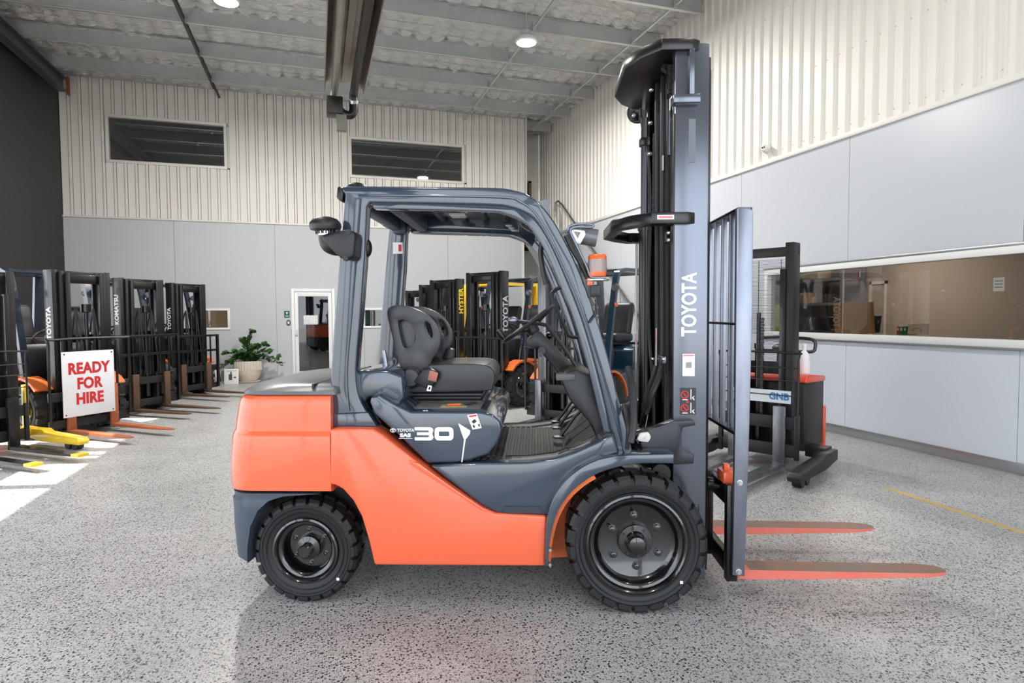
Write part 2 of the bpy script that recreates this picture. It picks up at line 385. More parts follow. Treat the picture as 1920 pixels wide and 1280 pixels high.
MB().box((DX0+.085, YB-.03, 1.0), (DX0+.11, YB-.012, 1.16), .004).cyl((DX0+.095, YB-.012, 1.05), (DX0+.095, YB-.055, 1.05), .008).box((DX0+.06, YB-.062, 1.04), (DX0+.10, YB-.048, 1.06), .004).obj('door_handle', M_alu, leaf)
MB().box((DX0+.25, YB-.004, 1.28), (DX0+.57, YB+.009, 1.50), .003).obj('notice_sheet', mat('paper', (235, 236, 234), .7, noise=(22, (205, 206, 204), .15, (1, 1, 3))), leaf)
vb = MB().box((DX0-.6, YB+2.8, 0), (DX1+.9, YB+2.85, 2.6)).box((DX0-.6, YB+.13, 2.58), (DX1+.9, YB+2.8, 2.6)).box((DX1+.88, YB+.13, 0), (DX1+.9, YB+2.8, 2.6)).box((DX0-.6, YB+.13, 0), (DX0-.58, YB+2.8, 2.6))
vb.box((DX0-.6, YB+.06, -.05), (DX1+.9, YB+2.8, 0)).obj('room_beyond', mat('brown_hall', (96, 82, 70), .5), d1)
MB().box((DX0+.3, YB+2.74, 0), (DX0+.36, YB+2.79, 2.2)).box((DX0+.42, YB+2.74, 0), (DX0+.46, YB+2.79, 2.2)).obj('inner_door_trim', M_cream, d1)
struct(MB().box((XL, YB-.015, 0), (DX0-.02, YB+.05, .1), .003).box((DX1+.02, YB-.015, 0), (XE, YB+.05, .1), .003).obj('baseboard_back', M_grey))['label'] = 'grey skirting along the back wall'

# ---- recess with the stair, beyond the end of the back wall
we = shell('wall_recess', 'cream end wall behind the staircase')
MB().box((XE, YB+1.3, 0), (XR, YB+1.36, ZC+.1)).obj('end_panel', M_cream, we)
xx = XE
while xx < XR-.05: MB().box((xx+.14, YB+1.285, 3.2), (xx+.18, YB+1.3, ZC+.1)).obj('cladding_rib', M_cream, we); xx += .2045
d2 = shell('door_2', 'dark upper doorway at the top of the staircase')
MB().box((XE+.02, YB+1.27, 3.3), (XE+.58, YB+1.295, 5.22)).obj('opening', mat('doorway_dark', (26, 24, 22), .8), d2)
MB().box((XE+.58, YB+1.25, 3.3), (XE+.66, YB+1.3, 5.28)).box((XE+.02, YB+1.25, 5.22), (XE+.66, YB+1.3, 5.28)).obj('door_frame', mat('door_brown', (120, 104, 88), .5), d2)

# ---- left: charcoal wall towards the back, glazed shopfront towards the camera
wl = shell('wall_left', 'charcoal painted side wall')
MB().box((XL-.12, 11.2, 0), (XL, YB+.12, ZC+.3)).box((XL-.12, YF, 3.6), (XL, 11.2, ZC+.3)).obj('wall_sheet', M_dark, wl)
w6 = shell('window_6', 'side shopfront with dark mullions and tall open bays')
f = MB(); ys = [YF, -2.2, -.4, 1.4, 3.2, 5.0, 5.95, 7.05, 8.0, 9.3, 11.2]
for i, yv in enumerate(ys): f.box((XL-.10, yv-.06, 0), (XL-.02, yv+.06, 3.6))
f.box((XL-.10, YF, 2.62), (XL-.02, 11.2, 2.78)).box((XL-.10, YF, 3.5), (XL-.02, 11.2, 3.6)).obj('mullions', M_black, w6)

# ---- roof: foil lining, purlins, bracing
def foil_mat():
    m = mat('foil_insulation', (240, 240, 238), .24, .66); nt = m.node_tree; b = nt.nodes['Principled BSDF']; L = nt.links
    tc = nt.nodes.new('ShaderNodeTexCoord'); mp = nt.nodes.new('ShaderNodeMapping'); mp.inputs['Scale'].default_value = (1, 2.2, 1); L.new(tc.outputs['Object'], mp.inputs[0])
    n = nt.nodes.new('ShaderNodeTexNoise'); n.inputs['Scale'].default_value = 5; n.inputs['Detail'].default_value = 6; n.inputs['Roughness'].default_value = .7; n.inputs['Distortion'].default_value = 1.2; L.new(mp.outputs[0], n.inputs['Vector'])
    bp = nt.nodes.new('ShaderNodeBump'); bp.inputs['Strength'].default_value = 1.0; bp.inputs['Distance'].default_value = .09; L.new(n.outputs['Fac'], bp.inputs['Height']); L.new(bp.outputs[0], b.inputs['Normal'])
    return m
ce = shell('ceiling', 'silver foil lined roof on galvanised purlins')
M_foil = foil_mat()
step = .05; x0, x1, y0, y1 = XL-.1, XR+.1, 5.0, YB+1.4
nx, ny = int((x1-x0)/step), int((y1-y0)/step); vs = []; fs = []
from mathutils import noise as mn
for j in range(ny+1):
    for i in range(nx+1):
        X, Yv = x0+i*step, y0+j*step
        cx = abs(math.sin(math.pi*X/.30)); cy = abs(math.sin(math.pi*(Yv+.04)/.30))
        z = ZC+.03-.055*math.sqrt(cx*cy)+.030*mn.noise(Vector((X*1.7, Yv*2.6, 0)))+.026*mn.noise(Vector((X*6, Yv*9, 3)))
        vs.append((X, Yv, z))
for j in range(ny):
    for i in range(nx):
        k = j*(nx+1)+i; fs.append((k, k+nx+1, k+nx+2, k+1))
me = bpy.data.meshes.new('foil_lining'); me.from_pydata(vs, [], fs); me.materials.append(M_foil)
for p in me.polygons: p.use_smooth = True
put('foil_lining', me, ce, 'quilted silver foil insulation')
MB().box((x0, YF, ZC+.02), (x1, y0, ZC+.06)).obj('foil_lining', M_foil, ce)
MB().box((x0-.3, YF, ZC+.12), (x1+.3, y1+.3, ZC+.16)).obj('roof_deck', M_galv, ce)
wm = MB()
k = 5.0
while k < y1: wm.box((x0, k-.002, ZC-.012), (x1, k+.002, ZC-.008)); k += .30
wire = wm.obj('wire_netting', mat('wire', (120, 120, 118), .5, .6), ce); wire['kind'] = 'stuff'
pur = MB().box((XL+.02, -.004, 6.36), (6.08, .004, ZC-.004)).box((XL+.02, -.07, 6.36), (6.08, .0, 6.368)).box((XL+.02, -.07, ZC-.012), (6.08, 0, ZC-.004)).box((XL+.02, -.07, 6.36), (6.08, -.064, 6.385))
pme = pur.mesh('purlin', M_galv)
PY = [-2.1, -.74, .62, 1.98, 3.34, 4.7, 6.06, 7.43, 8.82, 10.2, 11.58, 12.95, 14.28, 15.58]
for yv in PY: put('purlin', pme, ce, loc=(0, yv, 0))
MB().box((-2.018, PY[5], 6.325), (-1.982, PY[-2]+.3, 6.361)).obj('purlin_brace', mat('bracing_dark', (74, 72, 68), .5, .5), ce)
for xv, mm, r_ in ((-2.0, mat('bracing_dark', (74, 72, 68), .5, .5), .018), (3.65, M_galv, .016), (5.55, M_galv, .016)):
    for a, b in zip(PY[5:], PY[6:]):
        MB().box((xv-r_, a+.02, 6.40), (xv+r_, b-.08, 6.40+2*r_), M=None).obj('purlin_brace', mm, ce)
    MB().box((xv-r_, PY[-2]-.02, 6.34), (xv+r_, PY[-2]+.34, 6.34+2*r_)).obj('purlin_brace', mm, ce)
bk = MB()
for yv in PY[5:]:
    for xv in (-2.0, 3.65, 5.55): bk.box((xv-.03, yv-.09, 6.34), (xv+.03, yv-.072, 6.5))
bk.obj('brace_cleats', M_galv, ce)['kind'] = 'stuff'
rb = MB(); bx = -4.86
rb.box((bx-.09, YF, 6.10), (bx+.09, YB-.45, 6.118)).box((bx-.09, YF, 6.34), (bx+.09, YB-.45, 6.358)).box((bx-.006, YF, 6.1), (bx+.006, YB-.45, 6.35))
struct(rb.obj('trim_1', mat('rafter_steel', (96, 100, 100), .45, .6)))['label'] = 'grey steel rafter running along the charcoal wall'
struct(MB().box((bx+.06, YB-.45, 6.05), (bx+.10, YB-.38, 6.42)).obj('trim_2', mat('red_oxide', (140, 74, 48), .6)))['label'] = 'rust red rafter end plate'

struct(MB().box((XL, YB-.06, ZC-.04), (XE, YB-.004, ZC+.14)).obj('trim_3', M_galv))['label'] = 'galvanised eave angle along the top of the back wall'
# ---- open front: two unseen roller-door bays behind the viewpoint, added to structure the reflections
wf = shell('wall_front', 'unseen front wall with two wide open roller-door bays, added for reflections')
MB().box((XL-.12, YF-.12, 5.6), (XR+.14, YF, ZC+.3)).obj('door_header', M_grey, wf)
for a, b in ((XL-.12, XL+.25), (-.55, -.15), (XR-.25, XR+.14)): MB().box((a, YF-.14, 0), (b, YF+.02, 5.6), .01).obj('door_post', M_dark, wf)
for a, b in ((XL+.25, -.55), (-.15, XR-.25)): MB().cyl((a, YF-.25, 5.75), (b, YF-.25, 5.75), .22, 20).obj('door_roll', M_galv, wf)
# ---- high-bay lights
M_lamp = mat('lamp_lens', (255, 255, 255), .5, emit=((255, 252, 245), 9))
def highbay(x, y, lab, watts=360):
    t = thing('ceiling_light', lab, 'light', (x, y, 6.13), 0, 'round ceiling lights')
    MB().lathe([(.17, -.02), (.19, .0), (.175, .05), (.10, .10), (.06, .19), (.0, .2)], axis='z', n=28).obj('housing', M_white, t)
    MB().lathe([(.0, -.028), (.165, -.02), (.165, -.012), (0, -.012)], axis='z', n=28).obj('lens', M_lamp, t)
    MB().cyl((0, 0, .19), (0, 0, .48), .012, 8).obj('hanger', M_galv, t)
    ld = bpy.data.lights.new('ceiling_light_glow', 'AREA'); ld.shape = 'DISK'; ld.size = .33; ld.energy = watts; ld.color = (1, .97, .93)
    lo = bpy.data.objects.new('ceiling_light_glow', ld); COL.objects.link(lo); lo.parent = t; lo.location = (0, 0, -.035)
highbay(3.49, 10.08, 'round white ceiling light under the purlins left of the tall mast'); highbay(-1.18, 10.07, 'round white ceiling light at the top edge above the upper window')
for x in (-1.18, 3.49):  # out-of-view lamps added as fill over the near floor
    for y in (.6, 5.3): highbay(x, y, 'round white ceiling light added out of view over the %s, %s bay' % ('entrance' if y < 3 else 'parked orange forklift', 'charcoal-wall' if x < 0 else 'office-side'), 55)
# recessed: one more over the back aisle

# ---- tube heater
th = thing('tube_heater', 'long overhead radiant tube heater hung below the roof', 'heater', (.46, 0, 0))
Y0, Y1, zt = 3.0, 9.75, 4.95
rp = [(-.33, -.10), (-.31, -.02), (-.20, .06), (-.05, .08), (-.05, .05), (.05, .05), (.05, .08), (.20, .06), (.31, -.02), (.33, -.10), (.345, -.10), (.325, 0), (.21, .08), (0, .10), (-.21, .08), (-.325, 0), (-.345, -.10)]
M_refl = mat('heater_reflector', (172, 160, 146), .35, .8, noise=(2, (110, 98, 86), .6, (1, .4, 1)))
MB().prism([(p[0]*.85, p[1]+zt) for p in rp], Y0, Y1, 'y').obj('reflector', M_refl, th)
MB().tube([(-.14, Y0, zt-.07), (-.14, Y1+.25, zt-.07)], .052, 14).obj('heater_tube', mat('tube_pale', (150, 148, 140), .4, .6), th)
MB().tube([(.14, Y0, zt-.07), (.14, Y1+.1, zt-.07)], .06, 14).obj('heater_tube', mat('tube_dark', (52, 48, 44), .5, .4), th)
MB().tube(smoothcurve([(.14, Y1+.05, zt-.07), (.14, Y1+.10, zt-.10), (.145, Y1+.12, zt-.27), (.11, Y1+.12, zt-.37), (.02, Y1+.12, zt-.38), (-.05, Y1+.12, zt-.34)], 5), .065, 14).obj('flue_elbow', M_black, th)
MB().tube([(.14, Y1+.09, zt-.16), (.143, Y1+.11, zt-.2)], .074, 14).obj('clamp', M_alu, th)
MB().box((-.26, Y1+.02, zt-.40), (-.02, Y1+.30, zt-.14), .015).obj('burner_box', mat('burner_black', (42, 42, 42), .4, .4), th)
MB().box((-.12, Y1+.05, zt-.64), (.03, Y1+.16, zt-.40), .006).obj('control_box', mat('box_green_grey', (118, 120, 106), .5), th)
for yv in (4.2, 7.0, 9.6):
    for s in (-1, 1): MB().tube([(s*.24, yv, zt+.02), (s*.1, yv, 6.37)], .006, 6).obj('hanger_wire', M_galv, th)

# ---- security camera on the cladding
p = on_x(1438, 280, XR)
t = thing('security_camera', 'small white security camera on the cream corrugated cladding', 'camera', (XR, p.y, p.z))
MB().lathe([(.0, 0), (.062, -.002), (.06, -.03), (.035, -.05), (0, -.05)], axis='x', n=20).obj('base', M_white, t)
MB().lathe([(.0, -.03), (.05, -.035), (.05, -.13), (.04, -.145), (0, -.145)], (0, -.01, -.005), 'x', 20, M=Matrix.Rotation(R(28), 4, 'Z')).obj('housing', M_white, t)
for s in (-1, 1): MB().ball((-.135, -.085+s*.02, -.004), .011, n=8).obj('lens', M_black, t)
# ================================================================== the orange counterbalance forklift in front
HF = Frame(1.703, 3.252, -19.8)
FK = thing('forklift', 'large orange and blue-grey counterbalance forklift with open cab and tall black mast', 'forklift', (HF.x, HF.y, 0), HF.deg)
M_or = mat('orange_paint', (238, 104, 66), .30, coat=.5)
M_or2 = mat('orange_inner', (232, 112, 44), .5, noise=(6, (176, 84, 40), .5, (1, 1, 1)))
M_bl = mat('slate_blue_paint', (50, 62, 78), .16, coat=1.0)
M_bl2 = mat('slate_blue_satin', (62, 72, 86), .45, bump=(160, .15, .002))
M_mast = mat('mast_black', (14, 14, 16), .28, spec=.6)
M_mast2 = mat('mast_satin', (112, 116, 126), .24, .85)
M_gun = mat('gunmetal_bar', (150, 155, 168), .33, .85, noise=(9, (118, 122, 134), .6, (1, 1, .25)))
M_plas = mat('dark_plastic', (30, 31, 34), .42, bump=(240, .2, .001))
M_vinyl = mat('seat_vinyl', (36, 37, 42), .27, bump=(120, .12, .002))
M_rub = mat('tyre_rubber', (24, 25, 27), .5, bump=(60, .15, .003))
M_rubd = mat('tyre_tread', (46, 46, 46), .8, bump=(60, .2, .003))
M_rim = mat('rim_black', (14, 14, 16), .2, coat=1.0)
M_satin = mat('satin_charcoal', (46, 47, 53), .35, .3)
M_chr = mat('chrome', (225, 226, 228), .12, 1)
M_steel = mat('zinc_steel', (176, 176, 172), .35, .8)
M_wht = mat('decal_white', (244, 245, 245), .5)
M_red = mat('decal_red', (206, 42, 48), .5)
M_mat = mat('floor_rubber', (50, 49, 48), .7, noise=(12, (68, 65, 61), .5, (1, 1, 1)))
M_hose = mat('hose_rubber', (44, 44, 46), .5)
M_grey_cov = mat('hood_grey', (88, 90, 93), .3, noise=(5, (106, 107, 107), .6, (1, 1, 1)))
M_amb = mat('amber_lens', (238, 104, 50), .15, coat=.8)
def xz(pts, y): return HF.xz(pts, y)
def both(name, fn, m, lab=None):
    return [fn().obj(name, m, FK, lab, flip=bool(k)) for k in (0, 1)]

# ---- body
chassis = MB().box((-1.35, -.42, .26), (-.42, .42, .74)).box((-.45, -.30, .24), (.22, .30, .66)).box((-1.95, -.34, .36), (-1.3, .34, .72)).box((.05, -.33, .5), (.24, .33, .80))
chassis.obj('chassis', mat('underbody_black', (24, 24, 25), .6), FK)
SP = [(619, 804), (640, 803), (700, 804), (716, 814), (770, 857), (850, 914), (905, 951), (930, 962), (1025, 967), (1022, 1061), (702, 1059), (692, 1015), (678, 968), (662, 938), (643, 917), (628, 909), (619, 908)]
sp = both('side_panel', lambda: MB().prism(xz(SP, -.59), -.592, -.44, bev=.012, seg=3), M_or, 'orange side panel')
lipo = [(766, 862), (786, 868), (850, 914), (905, 951), (930, 961), (905, 957), (850, 921), (770, 870)]
for k, s in enumerate(sp): MB().prism(xz(lipo, -.592), -.600, -.585, bev=.003).obj('edge_lip', M_or, s, flip=bool(k))

def plan(xr, xf, hw, z, rr, n=7, rf=.0):
    pts = [(xf, -hw+rf, z)]
    if rf: pts = [(xf-rf+rf*math.sin(a), -hw+rf-rf*math.cos(a), z) for a in [math.pi/2*i/3 for i in range(3, -1, -1)]]
    pts += [(xr+rr-rr*math.sin(a), -hw+rr-rr*math.cos(a), z) for a in [math.pi/2*i/n for i in range(n+1)]]
    return pts+[(p[0], -p[1], z) for p in reversed(pts)]
xf = HF.Y(620, 800, -.585).x-.004
cw = []
for (px, py), hw in zip([(446, 908), (438, 906), (437, 880), (438, 845), (440, 812), (442, 806), (443, 800), (445, 780), (449, 756), (452, 745), (458, 738), (466, 735)],
                        [.565, .583, .587, .589, .589, .586, .573, .572, .571, .569, .562, .548]):
    q = HF.Y(px, py, -.45); cw.append(plan(q.x, xf, hw, q.z, .15))
cwo = MB().loft(cw).obj('counterweight', M_or, FK, 'orange rounded counterweight')
zc = cw[-1][0][2]
hc = [plan(HF.Y(457, 736, -.45).x, xf+.03, .566, zc+.001, .15, rf=.02), plan(HF.Y(461, 734, -.45).x, xf+.03, .562, zc+.018, .15, rf=.02), plan(HF.Y(476, 728, -.4).x, xf+.03, .535, zc+.040, .25, rf=.02), plan(HF.Y(500, 728, -.4).x, xf+.03, .48, zc+.052, .25, rf=.02)]
hco = MB().loft(hc).obj('rear_hood_cover', M_grey_cov, FK, 'dark grey rear hood cover')
sm = MB()
sm.box((xf-.10, -.555, zc+.03), (xf-.09, .555, zc+.055))
sm.obj('cover_seam', M_black, hco)
BP = [(440, 908), (438, 924), (440, 960), (446, 1030), (462, 1036), (465, 1000), (472, 965), (486, 938), (505, 922), (530, 914), (560, 911), (617, 910), (617, 906)]
bm_ = MB(); lev = []
for pxr, py, pxa, hw in ((452, 1036, 464, .555), (446, 1030, 464, .565), (444, 1005, 465, .570), (441, 968, 471, .574), (440, 940, 485, .576), (439, 923, 504, .577), (443, 920, 512, .574), (441, 914, 532, .574), (440, 909, 600, .574)):
    z_ = HF.Y(440, py, -.42).z; xa_ = HF.Y(pxa, py, -.56).x; lev.append([(min(v[0], xa_), v[1], v[2]) for v in plan(HF.Y(pxr, py, -.45).x, xa_, hw, z_, .15)])
bm_.loft(lev)
bm_.obj('rear_bumper', M_bl2, FK, 'slate blue rear lower bumper')
MB().box((xf-.16, -.575, HF.Y(600, 912, -.57).z-.012), (xf-.02, -.55, HF.Y(600, 908, -.57).z)).obj('bumper_clip', M_steel, FK)

# hood under the seat
HD = [(693, 752), (697, 742), (712, 738), (748, 760), (772, 771), (900, 771), (924, 776), (938, 790), (941, 806), (934, 828), (916, 851), (880, 863), (850, 867), (802, 868), (744, 812), (702, 775)]
hd = MB().prism(xz(HD, -.55), -.56, .56, bev=.030, seg=4).obj('seat_hood', M_bl, FK, 'slate blue hood under the seat')
zt = HF.Y(840, 771, -.55).z
xa, xb = HF.Y(760, 771, -.55).x, HF.Y(905, 771, -.55).x
MB().box((xa+.02, -.46, zt-.01), (xb-.02, .46, zt+.004), .004).obj('seat_deck', mat('dusty_deck', (112, 108, 102), .6, noise=(5, (94, 96, 100), .6, (1, 1, 1))), hd, 'dusty deck around the seat')
MB().box((xa+.16, -.44, zt+.004), (xa+.30, -.36, zt+.006)).obj('deck_decal', mat('decal_grey', (168, 172, 172), .6, noise=(16, (196, 184, 96), .3, (1, 1, 1))), hd)
MB().tube([(xb-.20, -.42, zt+.012), (xb-.13, -.39, zt+.012)], .008, 8).obj('latch', M_or2, hd); MB().tube([(xb-.11, -.39, zt+.012), (xb-.05, -.36, zt+.02)], .006, 8).obj('latch', M_black, hd)
# rear raised hood behind the seat (slopes up to the cab back)
RH = [(660, 800), (664, 700), (690, 690), (735, 690), (762, 700), (766, 742), (752, 758), (715, 738), (697, 742), (693, 755), (706, 790)]
MB().prism(xz(RH, -.36), -.46, .46, bev=.02, seg=3).obj('hood_riser', M_bl, FK)

# lower step body
SB = [(806, 873), (830, 871), (895, 868), (990, 866), (1040, 860), (1080, 846), (1120, 828), (1150, 813), (1160, 850), (1120, 863), (1082, 880), (1056, 905), (1040, 935), (1030, 966), (930, 961), (905, 949)]
sb = both('step_body', lambda: MB().prism(xz(SB, -.575), -.580, -.40, bev=.014, seg=3), M_bl, 'slate blue step body')
for k, s in enumerate(sb):
    a, b = HF.Y(945, 950, -.585), HF.Y(1015, 962, -.585); g = MB()
    for i in range(4):
        z = b.z+(a.z-b.z)*(i+.5)/4; g.box((a.x, -.586, z-.004), (b.x, -.578, z+.004))
    g.obj('step_grip', mat('grip_dark', (46, 54, 64), .5), s, flip=bool(k))
# floor plate and mat
a, b = HF.Y(860, 868, -.56), HF.Y(1075, 850, -.56)
fz = HF.Y(900, 868, -.56).z
MB().box((HF.Y(830, 868, -.56).x, -.56, fz-.05), (HF.Y(1085, 868, -.56).x, .56, fz-.006)).obj('floor_plate', M_bl, FK)
fx0, fx1 = HF.Y(872, 868, -.5).x, HF.Y(1062, 860, -.5).x
mtm = MB().box((fx0, -.52, fz-.008), (fx1, .52, fz+.002))
k = fx0+.02
while k < fx1-.03: mtm.box((k, -.50, fz+.002), (k+.020, .50, fz+.007), .002, 1); k += .034
mtm.obj('floor_mat', M_mat, FK, 'black ribbed rubber floor mat')
toe = [(fx1-.01, fz-.02), (fx1+.20, fz+.15), (fx1+.24, fz+.15), (fx1+.24, fz-.03)]
tb = MB().prism(toe, -.54, .54, bev=.006).obj('toe_board', M_mat, FK)
for yy, w_ in ((-.30, .07), (-.02, .09), (.17, .06)):
    pd = MB().tube([(fx1+.15, yy, fz+.28), (fx1+.06, yy, fz+.20), (fx1-.02, yy, fz+.09)], .009, 8).cbox((fx1-.03, yy, fz+.085), (.06, w_, .012), .004, M=None)
    pd.obj('pedal', M_black, FK)

# front fenders
FO = [(1263, 850), (1180, 852), (1142, 856), (1106, 867), (1071, 889), (1046, 918), (1031, 948), (1024, 985), (1021, 1060)]
FI = [(1028, 1060), (1031, 1012), (1043, 966), (1063, 931), (1092, 904), (1125, 885), (1165, 873), (1200, 868), (1263, 868)]
fo, fi = smoothcurve(xz(FO, -.61), 3), smoothcurve(xz(FI, -.61), 3)
both('fender', lambda: MB().prism(fo+fi, -.622, -.44, bev=.008, seg=2), M_bl, 'slate blue front fender')
fi2 = [(p[0]+.012, p[1]-.02) for p in fi[:-10]]
both('wheel_arch', lambda: MB().prism([*fi[:-10], *reversed(fi2)], -.60, -.30), M_or2, 'orange inner wheel arch')
wp = xz([(1000, 880), (1150, 868), (1185, 878), (1190, 930), (1110, 960), (1075, 1000), (1066, 1043), (1002, 1046)], -.34)
both('inner_wing', lambda: MB().prism(wp, -.345, -.29), M_or2)
both('fender_bolt', lambda: MB().cyl((fi[0][0]+.008, -.628, fi[0][1]+.01), (fi[0][0]+.008, -.60, fi[0][1]+.01), .008, 8).cyl((fi[0][0]+.010, -.628, fi[0][1]+.085), (fi[0][0]+.010, -.60, fi[0][1]+.085), .008, 8), M_steel)

# ---- wheels
def wheel(name, lab, R0, W, c, rimR, depth, lugs, bolts, cap, flip):
    """tyre with shoulder lugs, dished rim, hub and wheel nuts; outer face towards -y"""
    y0 = -W/2; t = thing_part(name, c, lab)
    ty = MB(); n = 48
    ty.lathe([(rimR, y0+.03), (rimR+.008, y0+.012), (rimR+.03, y0+.004), (R0*.86, y0), (R0*.90, y0+.008), (R0-.022, y0+.02), (R0-.018, y0+.05), (R0-.018, -y0-.05), (R0-.022, -y0-.02), (R0*.9, -y0-.008), (R0*.86, -y0), (rimR, -y0-.03)], n=n, close=True)
    for rr in (.80, .72): ty.lathe([(R0*rr, y0+.002), (R0*rr+.004, y0-.003), (R0*rr+.008, y0+.002), (R0*rr+.004, y0+.006)], n=n, close=True)
    for s in (1, -1):
        for k in range(lugs):
            a0 = 2*math.pi*(k+(.5 if s < 0 else 0))/lugs; da = 2*math.pi/lugs*.40
            secs = []
            for yy, ri, ro in ((y0-.001, R0*.875, R0-.020), (y0+.014, R0*.875, R0-.004), (y0+W*.40, R0*.9, R0)):
                tw = .10*(yy-y0)/W*s; secs.append([(r_*math.cos(a), yy*s, r_*math.sin(a)) for r_, a in ((ri, a0-da+tw), (ro, a0-da*.92+tw), (ro, a0+tw), (ro, a0+da*.92+tw), (ri, a0+da+tw))])
            ty.loft(secs)
    ty.ang = 28; tyo = ty.obj('tyre', M_rub, t, flip=flip)
    MB().cbox((R0*.62, y0-.0015, -R0*.52), (.014, .003, .014)).obj('white_mark', M_wht, t, flip=flip)
    r_ = rimR
    MB().lathe([(r_+.004, y0+.03), (r_+.006, y0+.002), (r_-.004, y0-.002), (r_-.012, y0+.006), (r_-.018, y0+.022), (r_-.03, y0+.026), (r_-.038, y0+.034), (r_-.044, y0+.05), (r_*.80, y0+.055), (r_*.77, y0+.064), (r_*.73, y0+depth), (0, y0+depth+.004)], n=n, cap0=False).obj('rim', M_rim, t, flip=flip)
    hb = MB()
    for rr, hh in cap: pass
    hb.lathe([(cap[0][0], y0+depth+.004)]+[(rr, y0+hh) for rr, hh in cap]+[(0, y0+cap[-1][1])], n=32).obj('hub', M_rim, t, flip=flip)
    nb, rb, sz, y_n = bolts
    for k in range(nb):
        a = 2*math.pi*(k+.5)/nb+.05; cx, cz = rb*math.cos(a), rb*math.sin(a)
        MB().lathe([(sz*1.5, y0+y_n+.012), (sz*1.45, y0+y_n+.006), (sz, y0+y_n+.005), (sz*.95, y0+y_n-.012), (sz*.5, y0+y_n-.014), (sz*.45, y0+y_n-.022), (0, y0+y_n-.022)], (cx, 0, cz), n=8).obj('wheel_nut', M_rim, t, flip=flip)
    if R0 > .3:
        for k in range(8):
            a = 2*math.pi*k/8+.2; MB().lathe([(.008, y0+.055), (.0075, y0+.040), (0, y0+.040)], (.072*math.cos(a), 0, .072*math.sin(a)), n=6).obj('hub_bolt', M_rim, t, flip=flip)
    return t
def thing_part(name, c, lab):
    o = bpy.data.objects.new(name, None); COL.objects.link(o); o.parent = FK; o.location = c
    if lab: o['label'] = lab
    return o
RF, RR_ = .352, .276
for k, s in enumerate((-1, 1)):
    wheel('front_wheel', None, RF, .24, (0, s*.505, RF), .246, .070, 25, (6, .130, .0150, .062), [(.088, .058), (.084, .050), (.056, .046), (.050, .012), (.040, -.004), (.022, -.010)], k == 1)
    wheel('rear_wheel', None, RR_, .17, (-1.7, s*.462, RR_), .166, .085, 23, (6, .090, .009, .08), [(.068, .075), (.062, .045), (.036, .038), (.036, -.006), (.030, -.014)], k == 1)

# ---- overhead guard
GO = [(622, 796), (620, 740), (621, 690), (627, 600), (638, 470), (647, 364), (640, 360), (640, 351), (650, 348.5), (800, 350), (930, 352), (962, 356), (988, 364), (1012, 381), (1040, 416), (1073, 478), (1103, 550), (1132, 640), (1160, 745), (1187, 850)]
GI = [(1158, 851), (1140, 780), (1118, 690), (1092, 600), (1062, 523), (1032, 456), (1006, 415), (984, 399), (955, 389), (920, 385), (800, 382), (694, 380), (688, 388), (684, 480), (675, 600), (668, 690), (671, 735), (684, 765), (704, 797)]
go = xz(GO, -.52); gi = xz(GI, -.52)
go = go[:9]+smoothcurve(go[9:], 4); gi = smoothcurve(gi[:11], 4)+gi[11:14]+smoothcurve(gi[14:], 3)
gs = both('guard_frame', lambda: MB().prism(go+gi, -.525, -.435, bev=.012, seg=3), M_bl, 'slate blue overhead guard frame')
# inner rib that runs round the opening
IN = [(1143, 851), (1124, 778), (1103, 690), (1077, 602), (1048, 528), (1020, 466), (996, 428), (975, 412), (950, 402), (920, 397), (800, 394), (700, 391)]
i_out = smoothcurve(xz(GI[:11]+[(700, 380)], -.50), 3); i_in = smoothcurve(xz(IN, -.50), 3)
both('guard_inner_rib', lambda: MB().prism(i_out+i_in[::-1], -.508, -.445, bev=.006), M_bl)
rib = smoothcurve(xz([(1172, 850), (1148, 760), (1118, 660), (1089, 572), (1058, 498), (1026, 433), (1000, 396), (975, 378), (945, 370), (800, 367), (672, 366)], -.525), 4)
for k in (0, 1): MB().tube([(p[0], -.527, p[1]) for p in rib], .006, 6).obj('guard_bead', M_bl, gs[k], flip=bool(k))
rp2 = xz([(676, 372), (668, 480), (658, 600), (650, 700), (655, 770)], -.525)
for k in (0, 1): MB().tube([(p[0], -.527, p[1]) for p in smoothcurve(rp2, 4)], .006, 6).obj('guard_bead', M_bl, gs[k], flip=bool(k))
# base plate strip at the foot of the rear pillar
both('pillar_foot', lambda: MB().prism(xz([(621, 775), (690, 772), (708, 800), (620, 800)], -.53), -.535, -.43, bev=.008), M_bl)
# roof
rt = xz([(655, 352), (800, 353.5), (930, 356), (960, 360), (984, 368), (1006, 384)], -.45); rl = [(p[0]-.003, p[1]-.018) for p in rt]
MB().prism(rt+rl[::-1], -.44, .44).obj('roof_panel', mat('roof_underside', (44, 45, 48), .25, coat=.4), FK, 'black roof panel over the seat')
rz = rt[0][1]
for xx in (rt[0][0]+.02, -1.28):
    MB().box((xx, -.44, rz-.11), (xx+.07, .44, rz-.015), .012).obj('roof_crossbar', M_bl2, FK)
for xx, dz in ((-1.12, .03), (-.98, .03), (-.84, .03), (-.70, .035)):
    MB().box((xx, -.43, rz-.02-dz), (xx+.035, .43, rz-.018), .006).obj('roof_slat', mat('slat_black', (36, 37, 40), .3, coat=.3), FK)
q = HF.Y(985, 400, -.44)
MB().prism([(q.x-.05, q.z+.05), (q.x+.06, q.z-.02), (q.x+.05, q.z-.045), (q.x-.06, q.z+.02)], -.44, .44, bev=.008).obj('roof_crossbar', M_bl, FK)
ml = MB().box((-1.02, .08, rz-.06), (-.92, .22, rz-.045), .01); ml.obj('cab_lamp', mat('lamp_pale', (210, 212, 212), .3), FK)
for i in range(3): MB().ball((q.x-.10+.012*i, -.10+.10*i, q.z-.01), .022, .022, .01, n=10).obj('roof_plug', M_alu, FK)
